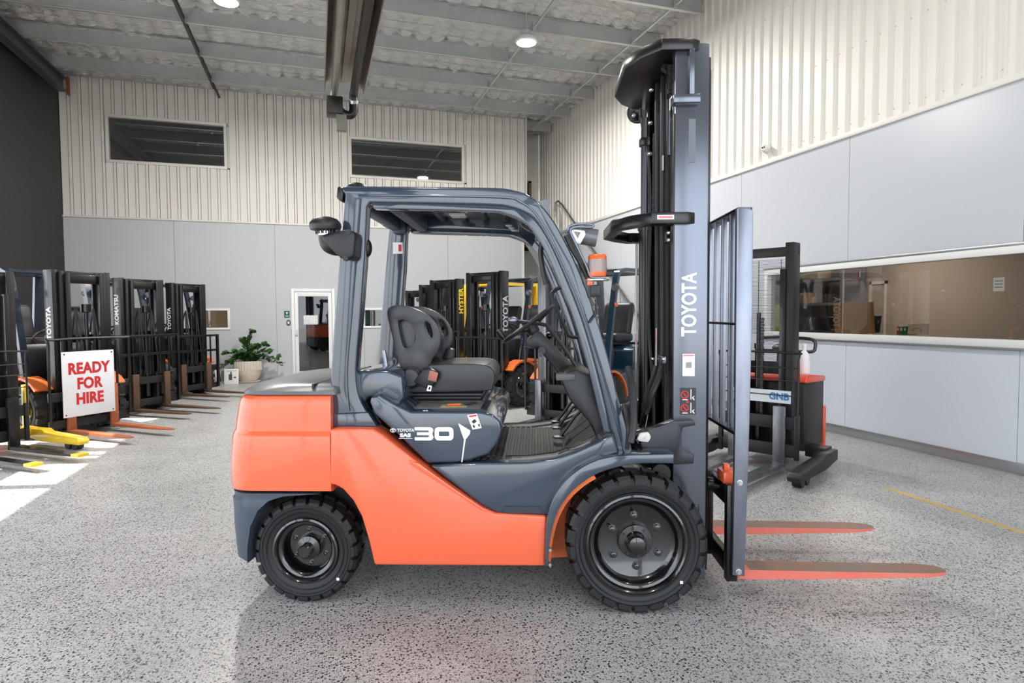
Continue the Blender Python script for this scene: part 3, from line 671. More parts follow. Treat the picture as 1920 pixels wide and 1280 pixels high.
MB().prism(xz([(634, 372), (636, 352), (642, 351), (647, 364), (645, 380), (640, 378)], -.5), -.53, -.38, bev=.006).obj('tail_lamp', M_black, FK); MB().prism(xz([(634, 372), (636, 352), (642, 351), (647, 364), (645, 380), (640, 378)], -.5), -.53, -.38, bev=.006).obj('tail_lamp', M_black, FK, flip=True)
q = HF.Y(669, 347, -.40); MB().ball((q.x, -.40, q.z-.012), .05, .05, .025).obj('roof_aerial', M_black, FK)
# sticker on the far rear pillar, tail corner bracket on the far pillar
a = HF.Y(746, 465, .432)
st = MB().cbox((a.x, .431, a.z), (.065, .003, .075)).obj('sticker', M_wht, gs[1]); MB().cbox((a.x+.015, .4285, a.z), (.02, .002, .045)).obj('sticker_print', M_red, gs[1])
a = HF.Y(752, 432, .43); MB().cbox((a.x, .40, a.z+.02), (.09, .07, .10), .02).obj('pillar_gusset', M_bl2, FK)

# ---- air pre-cleaner on the rear pillar
yk = -.60
c = HF.Y(610, 420, yk); z_ = lambda py: HF.Y(610, py, yk).z
ac = MB().lathe([(.020, z_(432)), (.072, z_(431)), (.078, z_(424)), (.076, z_(419)), (.060, z_(411)), (.03, z_(407)), (0, z_(406))], (c.x, yk, 0), 'z', 28).obj('air_cap', M_plas, FK, 'black mushroom air intake cap')
for i in range(16):
    a = 2*math.pi*i/16; MB().cbox((c.x+.045*math.cos(a), yk+.045*math.sin(a), z_(433)), (.006, .006, .03)).obj('air_vane', M_black, ac)
MB().lathe([(.036, z_(442)), (.036, z_(434))], (c.x, yk, 0), 'z', 24).obj('hose_clamp', M_chr, FK)
pth = smoothcurve([(c.x, yk, z_(434)), (c.x, yk, z_(450)), (c.x+.015, yk, z_(462)), (c.x+.05, yk+.04, z_(466)), (c.x+.10, yk+.07, z_(460))], 5)
MB().tube(pth, .033, 16).obj('intake_elbow', M_plas, FK)
MB().prism(xz([(606, 440), (648, 431), (667, 434), (669, 445), (666, 482), (655, 488), (640, 484), (606, 452)], -.62), -.645, -.522, bev=.016, seg=3).obj('intake_bracket', M_plas, FK)
for px, py in ((653, 435), (648, 484)): p = HF.Y(px, py, -.645); MB().cyl((p.x, -.649, p.z), (p.x, -.63, p.z), .014, 14).obj('bracket_bolt', M_black, FK)
p = HF.Y(690, 466, -.43); MB().ball((p.x, -.46, p.z), .03, .03, .05).obj('intake_boss', M_black, FK)

# ---- seat
def sx(pts, y=-.25): return xz(pts, y)
seat = MB(); bellz = [HF.Y(800, v, -.25).z for v in (758, 731)]
bx0, bx1 = HF.Y(764, 745, -.25).x, HF.Y(905, 745, -.25).x
for i in range(4):
    z0 = bellz[0]+(bellz[1]-bellz[0])*i/4; seat.box((bx0+.01*(i % 2), -.24+.012*(i % 2), z0), (bx1-.01*(i % 2), .24-.012*(i % 2), z0+.024), .010, 3)
seat.obj('seat_suspension', mat('bellows_rubber', (34, 35, 39), .4), FK, 'black ribbed seat bellows')
CU = [(752, 700), (760, 690), (800, 684), (860, 682), (905, 683), (922, 690), (928, 706), (924, 724), (908, 733), (770, 736), (755, 728)]
MB().prism(smoothcurve(sx(CU)+[sx(CU)[0]], 3)[:-1], -.26, .26, bev=.035, seg=4).obj('seat_cushion', M_vinyl, FK, 'black vinyl seat cushion')
BKo = [(729, 600), (727, 584), (733, 575), (748, 572), (772, 576), (797, 588), (815, 606), (825, 628), (825, 646), (818, 662), (808, 674), (803, 690), (801, 702), (784, 706), (762, 700), (752, 688), (744, 660), (736, 628)]
h1 = [(747, 602), (756, 599), (768, 604), (777, 616), (780, 633), (776, 645), (764, 652), (757, 648), (750, 622)]
h2 = [(798, 602), (806, 606), (811, 618), (812, 630), (807, 634), (800, 622), (796, 610)]
def sm2(p, y): c_ = xz(p, y); return smoothcurve(c_+[c_[0]], 3)[:-1]
bo, hh1, hh2 = sm2(BKo, -.26), sm2(h1, -.26), sm2(h2, -.26)
for k in (0, 1): MB().prism(bo, -.275, -.215, bev=.009, seg=2, holes=[hh1, hh2]).obj('seat_wing', M_vinyl, FK, flip=bool(k))
pad = sm2([(737, 590), (748, 584), (766, 588), (779, 604), (783, 626), (781, 650), (790, 690), (768, 696), (756, 680), (748, 640)], -.2)
MB().prism(pad, -.22, .22, bev=.03, seg=3).obj('seat_backrest', M_vinyl, FK, 'black vinyl seat backrest')
p = HF.Y(770, 708, -.29); MB().lathe([(.0, -.305), (.045, -.303), (.062, -.29), (.064, -.24), (.0, -.235)], (p.x, 0, p.z), 'y', 28).obj('seat_hinge_cover', M_vinyl, FK); MB().lathe([(.0, -.305), (.045, -.303), (.062, -.29), (.064, -.24), (.0, -.235)], (p.x, 0, p.z), 'y', 28).obj('seat_hinge_cover', M_vinyl, FK, flip=True)
bt = MB().prism(xz([(776, 716), (793, 692), (808, 690), (822, 697), (818, 714), (806, 730), (796, 726)], -.30), -.32, -.27, bev=.01, seg=2).obj('belt_retractor', M_plas, FK)
MB().prism(xz([(806, 694), (822, 699), (818, 716), (802, 712)], -.32), -.328, -.318, bev=.003).obj('belt_tag', mat('dull_red', (176, 104, 92), .5), bt)
lo = xz([(803, 722), (810, 723), (808, 733), (800, 732)], -.325); hi = xz([(805, 724.5), (808, 725), (806.5, 730.5), (803, 730)], -.325)
MB().prism(lo, -.33, -.326, holes=[hi]).obj('belt_tongue', M_chr, bt)
p = HF.Y(840, 672, .22); MB().prism([(p.x-.05, p.z-.06), (p.x-.01, p.z+.07), (p.x+.04, p.z+.06), (p.x+.03, p.z-.06)], .20, .28, bev=.012).obj('belt_buckle', M_plas, FK)
MB().tube([(p.x-.12, .2, p.z-.07), (p.x-.08, .22, p.z), (p.x-.05, .22, p.z-.02)], .012, 8).obj('belt_strap', M_black, FK)
p = HF.Y(735, 690, -.20); MB().tube([(p.x-.02, -.2, p.z-.06), (p.x-.045, -.2, p.z+.10)], .012, 8).obj('seat_slide_bar', M_gun, FK)

# ---- steering column, dash and levers
DW = [(1048, 704), (1058, 694), (1078, 689), (1102, 696), (1118, 708), (1134, 760), (1150, 816), (1118, 824), (1106, 790), (1086, 766), (1066, 744)]
MB().prism(xz(DW, -.28), -.42, .42, bev=.02, seg=2).obj('dash_cowl', M_plas, FK, 'dark plastic dash cowl')
p = HF.Y(1060, 706, -.4); MB().cbox((p.x, -.40, p.z), (.10, .06, .035), .006, M=None).obj('dash_latch', mat('dull_grey', (84, 84, 86), .5), FK)
SCP = [(985, 640), (1003, 620), (1014, 622), (1090, 700), (1075, 726), (1050, 704), (1008, 652), (998, 655)]
MB().prism(xz(SCP, -.05), -.07, .07, bev=.014, seg=2).obj('steering_column', M_plas, FK)
c0 = HF.Y(991, 607, 0); c1 = HF.Y(1075, 722, 0); ax = (c0-c1).normalized()
Mw = Matrix.Translation(c0) @ ax.to_track_quat('Z', 'Y').to_matrix().to_4x4()
sw = MB().tube([(.178*math.cos(t), .178*math.sin(t), 0) for t in [2*math.pi*i/36 for i in range(36)]], .013, 8, closed=True, M=Mw)
swo = sw.obj('steering_wheel', mat('wheel_rim_black', (28, 28, 30), .45), FK)
for a in (90, 210, 330): MB().tube([(.03*math.cos(R(a)), .03*math.sin(R(a)), -.03), (.17*math.cos(R(a)), .17*math.sin(R(a)), 0)], .011, 6, M=Mw).obj('spoke', M_black, swo)
MB().lathe([(0, .0), (.035, -.002), (.04, -.03), (.035, -.07), (0, -.07)], axis='z', n=20, M=Mw).obj('wheel_hub', M_plas, swo)
Mk = Mw @ Matrix.Translation((-.02, -.168, .03)); MB().lathe([(0, .05), (.018, .045), (.022, .02), (.016, -.02), (0, -.02)], axis='z', n=14, M=Mk).obj('spinner_knob', M_black, swo)
lv = smoothcurve([tuple(HF.Y(*q, -.17)) for q in ((962, 600), (975, 603), (1018, 608), (1030, 616), (1060, 655), (1082, 690))], 5)
MB().tube(lv, .011, 8).obj('column_lever', M_black, FK)
p = HF.Y(962, 600, -.17); MB().ball(tuple(p), .03, .018, .018).obj('lever_knob', M_gun, FK)
p = HF.Y(1016, 656, -.07); MB().cyl((p.x, -.075, p.z), (p.x, -.11, p.z), .022, 14).obj('ignition', M_black, FK); MB().cyl((p.x, -.11, p.z), (p.x-.01, -.14, p.z-.03), .005, 8).obj('ignition_key', M_chr, FK)
for i in range(3):
    y_ = .10+.07*i; b0 = HF.Y(1070, 700, -.05); MB().tube([(b0.x, y_, b0.z-.02), (b0.x-.10, y_, b0.z+.13), (b0.x-.12, y_, b0.z+.20)], .008, 8).ball((b0.x-.122, y_, b0.z+.215), .02).obj('hydraulic_lever', M_black, FK)
# grab handle and inner loop behind the front pillar
gh = smoothcurve([tuple(HF.Y(*q, .30)) for q in ((1052, 538), (1038, 546), (1036, 560), (1062, 622), (1068, 630), (1085, 633))], 5)
MB().tube(gh, .012, 8).obj('grab_handle', M_plas, FK)
q = smoothcurve([tuple(HF.Y(*q, -.42)) for q in ((1020, 435), (1014, 470), (1017, 500), (1024, 533))], 5); MB().tube(q, .014, 8).obj('grab_handle', M_plas, FK)
# warning strip on the inner face of the far front pillar
def strip(name, px, y, m, parent, t=.003): return MB().prism(xz(px, y), y-t, y, ).obj(name, m, parent)
strip('sticker', [(1053, 517), (1076, 571), (1070, 574), (1047, 520)], -.447, M_wht, FK); strip('sticker', [(1049, 506), (1055, 518), (1049, 521), (1045, 509)], -.447, M_red, FK)

# ---- head lamp with wire guard, beacon, signal lamp on the front pillar
yl = -.54
hl = MB(); p = HF.Y(1100, 440, yl)
hl.cyl((p.x-.03, yl+.05, p.z+.005), (p.x+.055, yl+.05, p.z-.012), .045, 20).obj('head_lamp', mat('lamp_body', (110, 112, 118), .35, .3), FK, 'grey work lamp in a wire guard')
MB().prism(xz([(1066, 428), (1096, 432), (1098, 440), (1088, 458), (1078, 455)], yl), yl-.004, yl+.004, bev=.002, holes=[xz([(1076, 434), (1088, 436), (1083, 447)], yl)]).obj('lamp_bracket', mat('bracket_silver', (196, 197, 200), .35, .5), FK)
wg = smoothcurve([tuple(HF.Y(*q, yl-.02)) for q in ((1064, 432), (1068, 424), (1082, 420), (1104, 420), (1113, 423), (1106, 426), (1086, 425), (1072, 428), (1070, 436), (1085, 468), (1100, 500), (1106, 517), (1113, 520), (1136, 520))], 4)
MB().tube(wg, .006, 6).obj('wire_guard', M_mast2, FK); MB().tube([(v[0], -yl*0+yl+.09, v[2]) for v in wg], .006, 6).obj('wire_guard', M_mast2, FK)
gp = [tuple(HF.Y(*q, yl+.02)) for q in ((1064, 440), (1075, 465), (1090, 492), (1102, 520), (1110, 533))]
MB().tube(gp, [.022, .02, .017, .014, .012], 8).obj('cable_sleeve', M_black, FK)
p = HF.Y(1120, 498, yl)
bc_ = MB().lathe([(.0, -.055), (.042, -.055), (.046, -.045), (.046, .045), (.04, .055), (0, .055)], tuple(p), 'z', 24).obj('beacon', M_amb, FK, 'orange flashing beacon')
MB().lathe([(.0465, -.030), (.0475, 0), (.0465, .030)], tuple(p), 'z', 24).obj('beacon_band', mat('beacon_clear', (158, 140, 136), .2), bc_)
MB().lathe([(0, -.075), (.06, -.075), (.06, -.068), (.02, -.066), (.02, -.056)], tuple(p), 'z', 20).obj('beacon_foot', M_steel, bc_)
p = HF.Y(1106, 528, yl); MB().cbox(tuple(p), (.03, .03, .04), .006).obj('signal_lamp', M_amb, FK)
p = HF.Y(1116, 545, yl); MB().cbox((p.x, yl, p.z), (.05, .02, .06), .004).tube([(p.x+.01, yl, p.z-.02), (p.x, yl, p.z-.12), (p.x-.03, yl, p.z-.16)], .006, 6).obj('lamp_stalk', M_black, FK)
p = HF.Y(1018, 374, .45); MB().prism([(p.x-.12, p.z-.03), (p.x+.03, p.z+.0), (p.x+.035, p.z+.05), (p.x+.05, p.z-.12)], .44, .46).obj('mirror_arm', M_bl, FK)

# ---- decals on the hood
Mh = axes(tuple(HF.Y(813, 812, -.561)), (1, 0, 0), (0, 0, 1))
def on_hood(px, py, dy=-.5635): return axes(tuple(HF.Y(px, py, dy)), (1, 0, 0), (0, 0, 1))
def glyph(name, outer, holes, y=-.5645):
    return MB().prism(outer, y, y+.003, holes=holes).obj(name, M_wht, hd)
def rrect(cx, cz, w_, h_, r_, n=4):
    out = []
    for sx_, sz_, a0 in ((1, 1, 0), (-1, 1, 90), (-1, -1, 180), (1, -1, 270)):
        for i in range(n+1):
            a = R(a0+90*i/n); out.append((cx+sx_*(w_/2-r_)+r_*math.cos(a), cz+sz_*(h_/2-r_)+r_*math.sin(a)))
    return out
c3 = HF.Y(795, 813, -.5645); c0_ = HF.Y(832.5, 813, -.5645); W_, H_ = .096, .068
glyph('numeral', rrect(c0_.x, c0_.z, W_, H_, .02), [rrect(c0_.x, c0_.z, W_-.042, H_-.044, .006)])
t_ = .019; x_0, x_1 = c3.x-W_/2, c3.x+W_/2; zb, zt_ = c3.z-H_/2, c3.z+H_/2
tri = [(x_0, zt_-.004), (x_0+.004, zt_), (x_1-.018, zt_), (x_1-.005, zt_-.005), (x_1, zt_-.016), (x_1-.006, c3.z), (x_1, zb+.016), (x_1-.005, zb+.005), (x_1-.018, zb), (x_0+.004, zb), (x_0, zb+.004), (x_0, zb+t_-.003), (x_1-.026, zb+t_-.003), (x_1-.022, zb+.022), (x_1-.026, c3.z-.007), (x_0+.012, c3.z-.007), (x_0+.012, c3.z+.007), (x_1-.026, c3.z+.007), (x_1-.022, zt_-.022), (x_1-.026, zt_-t_+.003), (x_0, zt_-t_+.003)]
glyph('numeral', tri, [])
lettering('lettering', 'TOYOTA', .0215, M_wht, hd, on_hood(760.5, 806.5), .0006, spacing=1.0, sx=.98)
lettering('lettering', 'SAS', .024, M_wht, hd, on_hood(760, 816), .0012, sx=1.45)
MB().prism(xz([(748, 821), (773, 821), (773, 822), (748, 822)], -.5635), -.5640, -.5625).obj('lettering_rule', M_wht, hd)
e = HF.Y(737, 806.5, -.5635)
el = lambda a_, b_, cx=0, cz=0: [(e.x+cx+a_*math.cos(2*math.pi*i/24), e.z+cz+b_*math.sin(2*math.pi*i/24)) for i in range(24)]
for a_, b_ , cz in ((.0155, .0105, 0), (.0052, .0098, 0), (.0115, .0042, .0045)): MB().prism(el(a_, b_, 0, cz), -.5645, -.562, holes=[el(a_-.0022, b_-.0016, 0, cz)]).obj('emblem_ring', M_wht, hd)
MB().prism(xz([(859, 793), (882, 807), (881, 813), (873, 824), (867, 866), (865, 866), (870, 824)], -.5635), -.5645, -.562).obj('stripe_mark', M_wht, hd)
MB().prism(xz([(876, 778), (894, 775), (903, 802), (886, 805)], -.5635), -.5645, -.562).obj('sticker', M_wht, hd)
MB().prism(xz([(879, 779), (893, 777), (894, 780), (880, 782)], -.565), -.566, -.564).obj('sticker_print', M_red, hd)
for g_ in ([(884, 790), (890, 785), (894, 790), (888, 794)], [(886, 797), (889, 796), (891, 801), (888, 802)], [(896, 795), (899, 794), (900, 799), (898, 800)]): MB().prism(xz(g_, -.565), -.566, -.564).obj('sticker_print', M_black, hd)
# ---- mast of the front forklift
ym = .43
X0, X1 = HF.Y(1264, 500, -ym).x, HF.Y(1327, 500, -ym).x            # back and front of the outer channel
ZT = HF.Y(1325, 80, -ym).z
def channel(x0, x1, yo, w, t=.018):                                # C section, web outside at -yo
    return [(x0, -yo), (x1, -yo), (x1, -yo+w), (x1-t, -yo+w), (x1-t, -yo+t), (x0+t, -yo+t), (x0+t, -yo+w), (x0, -yo+w)]
rails = both('outer_mast_rail', lambda: MB().prism(channel(X0, X1, ym, .075), .10, ZT, 'z', bev=.004), M_mast2, 'black outer mast rail')
both('middle_mast_rail', lambda: MB().prism(channel(X0+.05, X1+.03, ym-.075, .06), .12, ZT-.04, 'z', bev=.003), M_mast)
both('inner_mast_rail', lambda: MB().prism(channel(X0+.08, X1+.05, ym-.14, .06), .14, ZT-.08, 'z', bev=.003), M_mast)
# rear pocket of the rail: shiny edge bars
both('rail_edge', lambda: MB().box((X0-.006, -ym+.002, .9), (X0+.002, -ym+.072, ZT-.35), .002), M_mast)
# tie beams
def tie(z0, z1, bul, xr_, xf_, yo=.455):
    pl = [(xf_, -yo+.03), (xf_-.05, -yo), (xr_+.02, -yo), (xr_-.07, -yo+.10), (xr_-bul, -yo+.24), (xr_-bul, yo-.24), (xr_-.07, yo-.10), (xr_+.02, yo), (xf_-.05, yo), (xf_, yo-.03)]
    return MB().prism(pl, z0, z1, 'z', bev=.006)
zt0, zt1 = HF.Y(1260, 93, -.455).z, HF.Y(1260, 71, -.455).z
xt_r, xt_f = HF.Y(1233, 80, -.455).x, HF.Y(1316, 80, -.455).x
def tie_ring(z0, z1, bul, xr_, xf_, yo=.455, t=.03):
    o_ = [(xf_, -yo+.03), (xf_-.05, -yo), (xr_+.02, -yo), (xr_-.07, -yo+.10), (xr_-bul, -yo+.24), (xr_-bul, yo-.24), (xr_-.07, yo-.10), (xr_+.02, yo), (xf_-.05, yo), (xf_, yo-.03)]
    i_ = [(xr_+.16, -yo+.10), (xr_+.03, -yo+.10), (xr_-bul+.06, -yo+.27), (xr_-bul+.06, yo-.27), (xr_+.03, yo-.10), (xr_+.16, yo-.10)]
    return MB().prism(o_+i_[::-1], z0, z1, 'z', bev=.005)
tie(zt0, zt1, .13, xt_r, xt_f).obj('mast_top_tie', M_mast, FK, 'black bent tie plate at the mast top')
zm0, zm1 = HF.Y(1250, 419, -.455).z, HF.Y(1250, 397, -.455).z
tm = tie_ring(zm0, zm1, .15, HF.Y(1214, 408, -.455).x, HF.Y(1308, 408, -.455).x).obj('mast_middle_tie', M_mast, FK, 'black bent tie plate at mid mast')
p = HF.Y(1248, 407, -.456); MB().cbox((p.x, -.4565, p.z), (.085, .003, .022)).obj('sticker', M_wht, tm); MB().cbox((p.x, -.459, p.z), (.07, .002, .012)).obj('sticker_print', mat('decal_pink', (228, 130, 140), .5), tm)
tie_ring(.42, .50, .04, X0+.02, X1, .44).obj('mast_lower_tie', M_mast, FK)
# chain anchor bracket near the top
p0, p1_ = HF.Y(1262, 178, -.455), HF.Y(1313, 193, -.455)
MB().box((p0.x, -.47, p1_.z), (p1_.x, -.40, p0.z), .005).obj('anchor_shelf', M_mast2, FK)
a = HF.Y(1300, 90, -.455); MB().box((a.x-.02, -.465, p0.z), (a.x+.006, -.43, zt0), .003).obj('anchor_upright', M_mast2, FK)
p = HF.Y(1296, 260, -ym-.002); MB().box((p.x-.012, -ym-.0015, p.z-.12), (p.x+.022, -ym+.001, p.z+.10)).obj('label_ghost', mat('faded_label', (112, 116, 124), .6), rails[0])
# lift cylinders, rods, hoses, chains - placed by depth behind the rails
xc = X0-.03
def yy(px, py, x=xc): return HF.X(px, py, x).y
yc1 = yy(1207, 600, xc); yc2 = -yc1
for y_, xc in ((yc1, X0-.03), (yc2, X0+.06)):
    cy = MB().lathe([(.034, .30), (.034, 2.02), (.040, 2.02), (.040, 2.10), (.0, 2.1)], (xc, y_, 0), 'z', 20).obj('lift_cylinder', M_mast, FK)
    MB().lathe([(.022, 2.1), (.022, ZT-.15)], (xc, y_, 0), 'z', 16).obj('cylinder_rod', mat('rod_dark', (86, 86, 90), .3, .8), cy)
    MB().cbox((xc, y_, ZT-.30), (.06, .06, .05), .006).obj('rod_clamp', M_mast, cy)
xc = X0-.03; y_ = yy(1193, 600, xc-.03)
rd = MB().tube([(xc-.03, y_, .9), (xc-.03, y_, 1.95)], .008, 8).obj('return_pipe', M_steel, FK)
for pxs in ((1193, 650), (1230, 650)):
    y2 = yy(*pxs, xc-.045); z2 = HF.X(pxs[0], pxs[1], xc-.045).z
    s_ = MB().cbox((xc-.045, y2, z2), (.002, .014, .20)).obj('sticker', M_wht, rd); MB().cbox((xc-.047, y2, z2+.05), (.002, .008, .07)).obj('sticker_print', M_red, rd)
def hose(name, pts, r_, m=M_hose): return MB().tube(smoothcurve([tuple(HF.X(a, b, x_)) for a, b, x_ in pts], 5), r_, 8).obj(name, m, FK)
xh = X0-.02
hose('hydraulic_hose', [(1234, 120, xh+.05), (1233, 200, xh), (1233, 400, xh), (1233, 640, xh), (1230, 690, xh-.02), (1212, 745, xh-.09), (1207, 770, xh-.10)], .016)
hose('hydraulic_hose', [(1245, 120, xh+.05), (1244, 200, xh), (1243, 400, xh), (1243, 650, xh), (1238, 700, xh-.02), (1222, 740, xh-.07), (1211, 775, xh-.09)], .016)
hose('hydraulic_hose', [(1199, 150, xh-.03), (1203, 230, xh), (1215, 290, xh), (1219, 400, xh), (1216, 560, xh), (1218, 640, xh), (1224, 720, xh-.02), (1226, 800, xh-.03)], .009)
hose('hydraulic_hose', [(1252, 130, xh+.07), (1253, 300, xh+.05), (1252, 700, xh+.05)], .012)
for pxa in (1212,):
    a_, b_ = HF.X(1209, 775, xh-.10), HF.X(1204, 800, xh-.11); MB().cyl(tuple(a_), tuple(b_), .02, 12).obj('hose_ferrule', M_chr, FK)
p = HF.X(1240, 673, xh-.03); cl = MB().cbox(tuple(p), (.02, .15, .035), .004).obj('hose_clamp_plate', M_mast2, FK)
for px in (1224, 1244): q = HF.X(px, 673, xh-.045); MB().ball(tuple(q), .010, n=10).obj('clamp_bolt', M_chr, cl)
# chains: leaf chain as links
def chain(px, py0, py1, x_, n):
    a, b = HF.X(px, py0, x_), HF.X(px, py1, x_); mb = MB()
    for i in range(n):
        t = i/n; z = a.z+(b.z-a.z)*t; dz = abs(b.z-a.z)/n; w_ = .016 if i % 2 else .011
        mb.box((x_-.010, a.y-w_, z-dz*.95), (x_+.010, a.y+w_, z-dz*.02))
    return mb.obj('lift_chain', mat('chain_steel', (62, 60, 58), .45, .6), FK)
chain(1256, 122, 176, xh+.02, 9); chain(1228, 250, 400, xh+.01, 22)
p = HF.X(1256, 198, xh+.02); MB().cyl((p.x, p.y, p.z+.03), (p.x, p.y, p.z-.03), .016, 12).obj('chain_anchor', M_chr, FK); MB().cyl((p.x, p.y, p.z-.03), (p.x, p.y, p.z-.26), .015, 12).obj('anchor_rod', M_mast2, FK)
# pulleys and top fittings
for px, py, rr in ((1196, 210, .075), (1243, 124, .045), (1256, 122, .045)):
    p = HF.X(px, py, xh+.03); MB().lathe([(rr*.35, -.02), (rr, -.02), (rr*.86, -.004), (rr*.86, .004), (rr, .02), (rr*.35, .02)], tuple(p), 'y', 24, close=True).obj('pulley', M_mast if rr < .06 else M_satin, FK)
fit = MB()
for px, py in ((1184, 148), (1190, 147), (1215, 125), (1214, 143), (1188, 196), (1184, 178), (1219, 230), (1188, 216), (1218, 288), (1221, 168)):
    p = HF.X(px, py, xh-.045); MB().ball(tuple(p), .013, n=10).obj('top_fitting', M_chr, FK)
p = HF.X(1186, 160, xh-.03); MB().cbox(tuple(p), (.05, .10, .18), .012).obj('valve_block', M_mast, FK)
p = HF.X(1212, 135, xh-.02); MB().cbox(tuple(p), (.04, .08, .16), .008).obj('pulley_bracket', M_mast, FK)
p = HF.X(1190, 205, xh-.02); MB().cbox(tuple(p), (.06, .03, .16), .006).obj('pulley_bracket', M_mast, FK)
p = HF.X(1250, 440, xh+.02); br = MB().cbox(tuple(p), (.03, .05, .09), .004).obj('rail_bracket', M_mast, FK)
for py in (436, 450): q = HF.X(1254, py, xh); MB().ball(tuple(q), .012, n=10).obj('bracket_bolt', M_chr, br)
# silver strips seen through the mast
for px, a, b, x_ in ((1256, 310, 392, xh+.06), (1243, 292, 320, xh-.01)):
    p, q = HF.X(px, a, x_), HF.X(px, b, x_); MB().box((x_-.004, p.y-.012, q.z), (x_+.002, p.y+.012, p.z)).obj('wear_strip', M_steel, FK)
# lettering and stickers on the near rail
zt_m = HF.Y(1293, 571, -ym).z
lettering('lettering', 'TOYOTA', .104, M_wht, rails[0], axes((HF.Y(1293, 571, -ym).x, -ym-.002, zt_m), (0, 0, 1), (-1, 0, 0)), .0028, spacing=1.0, sx=.76)
p = HF.Y(1291, 684, -ym); s_ = MB().cbox((p.x, -ym-.0015, p.z), (.062, .003, .115)).obj('sticker', M_wht, rails[0]); MB().cbox((p.x, -ym-.0035, p.z), (.03, .002, .03)).obj('sticker_print', mat('decal_grey2', (150, 148, 146), .6), rails[0]); MB().cbox((p.x, -ym-.0035, p.z+.05), (.055, .002, .008)).obj('sticker_print', mat('decal_pink', (228, 130, 140), .5), rails[0])
p = HF.Y(1290, 752, -ym); MB().cbox((p.x, -ym-.0015, p.z), (.082, .003, .140)).obj('sticker', mat('decal_charcoal', (44, 46, 52), .5), rails[0])
def ringp(cx, cz, r_, t_): return [(cx+r_*math.cos(2*math.pi*i/20), cz+r_*math.sin(2*math.pi*i/20)) for i in range(20)], [[(cx+(r_-t_)*math.cos(2*math.pi*i/20), cz+(r_-t_)*math.sin(2*math.pi*i/20)) for i in range(20)]]
for dz in (.035, -.035):
    o_, h_ = ringp(p.x-.018, p.z+dz, .021, .005); MB().prism(o_, -ym-.005, -ym-.003, holes=h_).obj('sticker_print', M_red, rails[0])
    MB().prism([(p.x-.032, p.z+dz+.012), (p.x-.028, p.z+dz+.016), (p.x-.004, p.z+dz-.012), (p.x-.008, p.z+dz-.016)], -ym-.005, -ym-.003).obj('sticker_print', M_red, rails[0])
    mk = MB().prism([(p.x+.012, p.z+dz+.028), (p.x+.016, p.z+dz+.028), (p.x+.016, p.z+dz-.026), (p.x+.012, p.z+dz-.026)], -ym-.005, -ym-.003)
    mk.prism([(p.x+.022, p.z+dz-.012), (p.x+.034, p.z+dz-.006), (p.x+.026, p.z+dz-.016), (p.x+.034, p.z+dz-.028), (p.x+.028, p.z+dz-.028), (p.x+.02, p.z+dz-.018)], -ym-.005, -ym-.003)
    mk.prism([(p.x-.03, p.z+dz-.024), (p.x-.002, p.z+dz-.024), (p.x-.002, p.z+dz-.028), (p.x-.03, p.z+dz-.028)], -ym-.005, -ym-.003).obj('sticker_print', M_wht, rails[0])
MB().prism([(p.x-.004, p.z+.010), (p.x-.013, p.z-.007), (p.x+.005, p.z-.007)], -ym-.005, -ym-.003).obj('sticker_print', M_red, rails[0])
# mast foot bracket and tilt pin
FB = [(1215, 806), (1262, 788), (1300, 786), (1304, 796), (1280, 800), (1277, 812), (1277, 836), (1284, 846), (1300, 850), (1300, 868), (1262, 870), (1205, 846), (1200, 830)]
both('mast_bracket', lambda: MB().prism(xz(FB, -.46), -.475, -.40, bev=.006), M_satin)
p = HF.Y(1211, 820, -.50); both('tilt_pin', lambda: MB().prism([(p.x-.045, p.z-.012), (p.x-.03, p.z-.022), (p.x+.015, p.z-.028), (p.x+.03, p.z), (p.x+.015, p.z+.028), (p.x-.03, p.z+.020)], -.495, -.475, bev=.008).cyl((p.x+.006, -.50, p.z), (p.x+.006, -.47, p.z), .012, 12), mat('pin_bright', (226, 222, 214), .4))
both('tilt_cylinder', lambda: MB().cyl((-.35, -.38, .62), (.02, -.38, p.z-.02), .04, 16).cyl((0, -.38, p.z-.02), (p.x, -.38, p.z), .022, 12), M_mast)
# tangle under the mast behind the fender
hose('brake_hose', [(1178, 690, -.02), (1186, 730, -.02), (1188, 790, -.03), (1182, 830, -.05)], .018)
hose('brake_hose', [(1170, 760, -.05), (1178, 800, -.05), (1176, 840, -.05)], .012)
p = HF.Y(1237, 870, -.40); MB().cyl((p.x, -.44, p.z-.04), (p.x, -.36, p.z-.04), .05, 18).cbox((p.x-.10, -.40, p.z-.03), (.10, .10, .05), .01).obj('tilt_mount', M_black, FK)
MB().cyl((-.02, -.36, .352), (-.02, .36, .352), .10, 20).obj('drive_axle', M_black, FK); MB().cyl((-1.7, -.38, .276), (-1.7, .38, .276), .06, 16).obj('steer_axle', M_black, FK)

# ---- carriage, load backrest and forks
XC = HF.Y(1360, 900, -.40).x
cr = MB().box((XC-.01, -.50, .50), (XC+.03, .50, .60), .005).box((XC-.01, -.50, .14), (XC+.03, .50, .24), .005)
for y_ in (-.475, .475): cr.box((XC-.02, y_-.025, .12), (XC+.035, y_+.025, .62), .004)
for y_ in (-.17, .17): cr.box((XC-.17, y_-.02, .14), (XC, y_+.02, .62), .004)
cro = cr.obj('carriage', M_mast, FK, 'black fork carriage')
for y_ in (-.22, .22):
    for z in (.22, .54): MB().cyl((XC-.12, y_-.03, z), (XC-.12, y_+.03, z), .045, 16).obj('carriage_roller', M_gun, cro)
p = HF.Y(1335, 905, -.30); MB().cyl((p.x-.08, -.30, p.z+.01), (p.x+.10, -.32, p.z-.03), .014, 10).cyl((p.x-.03, -.30, p.z), (p.x+.0, -.30, p.z-.005), .035, 14).obj('side_shift_cylinder', M_mast, cro)
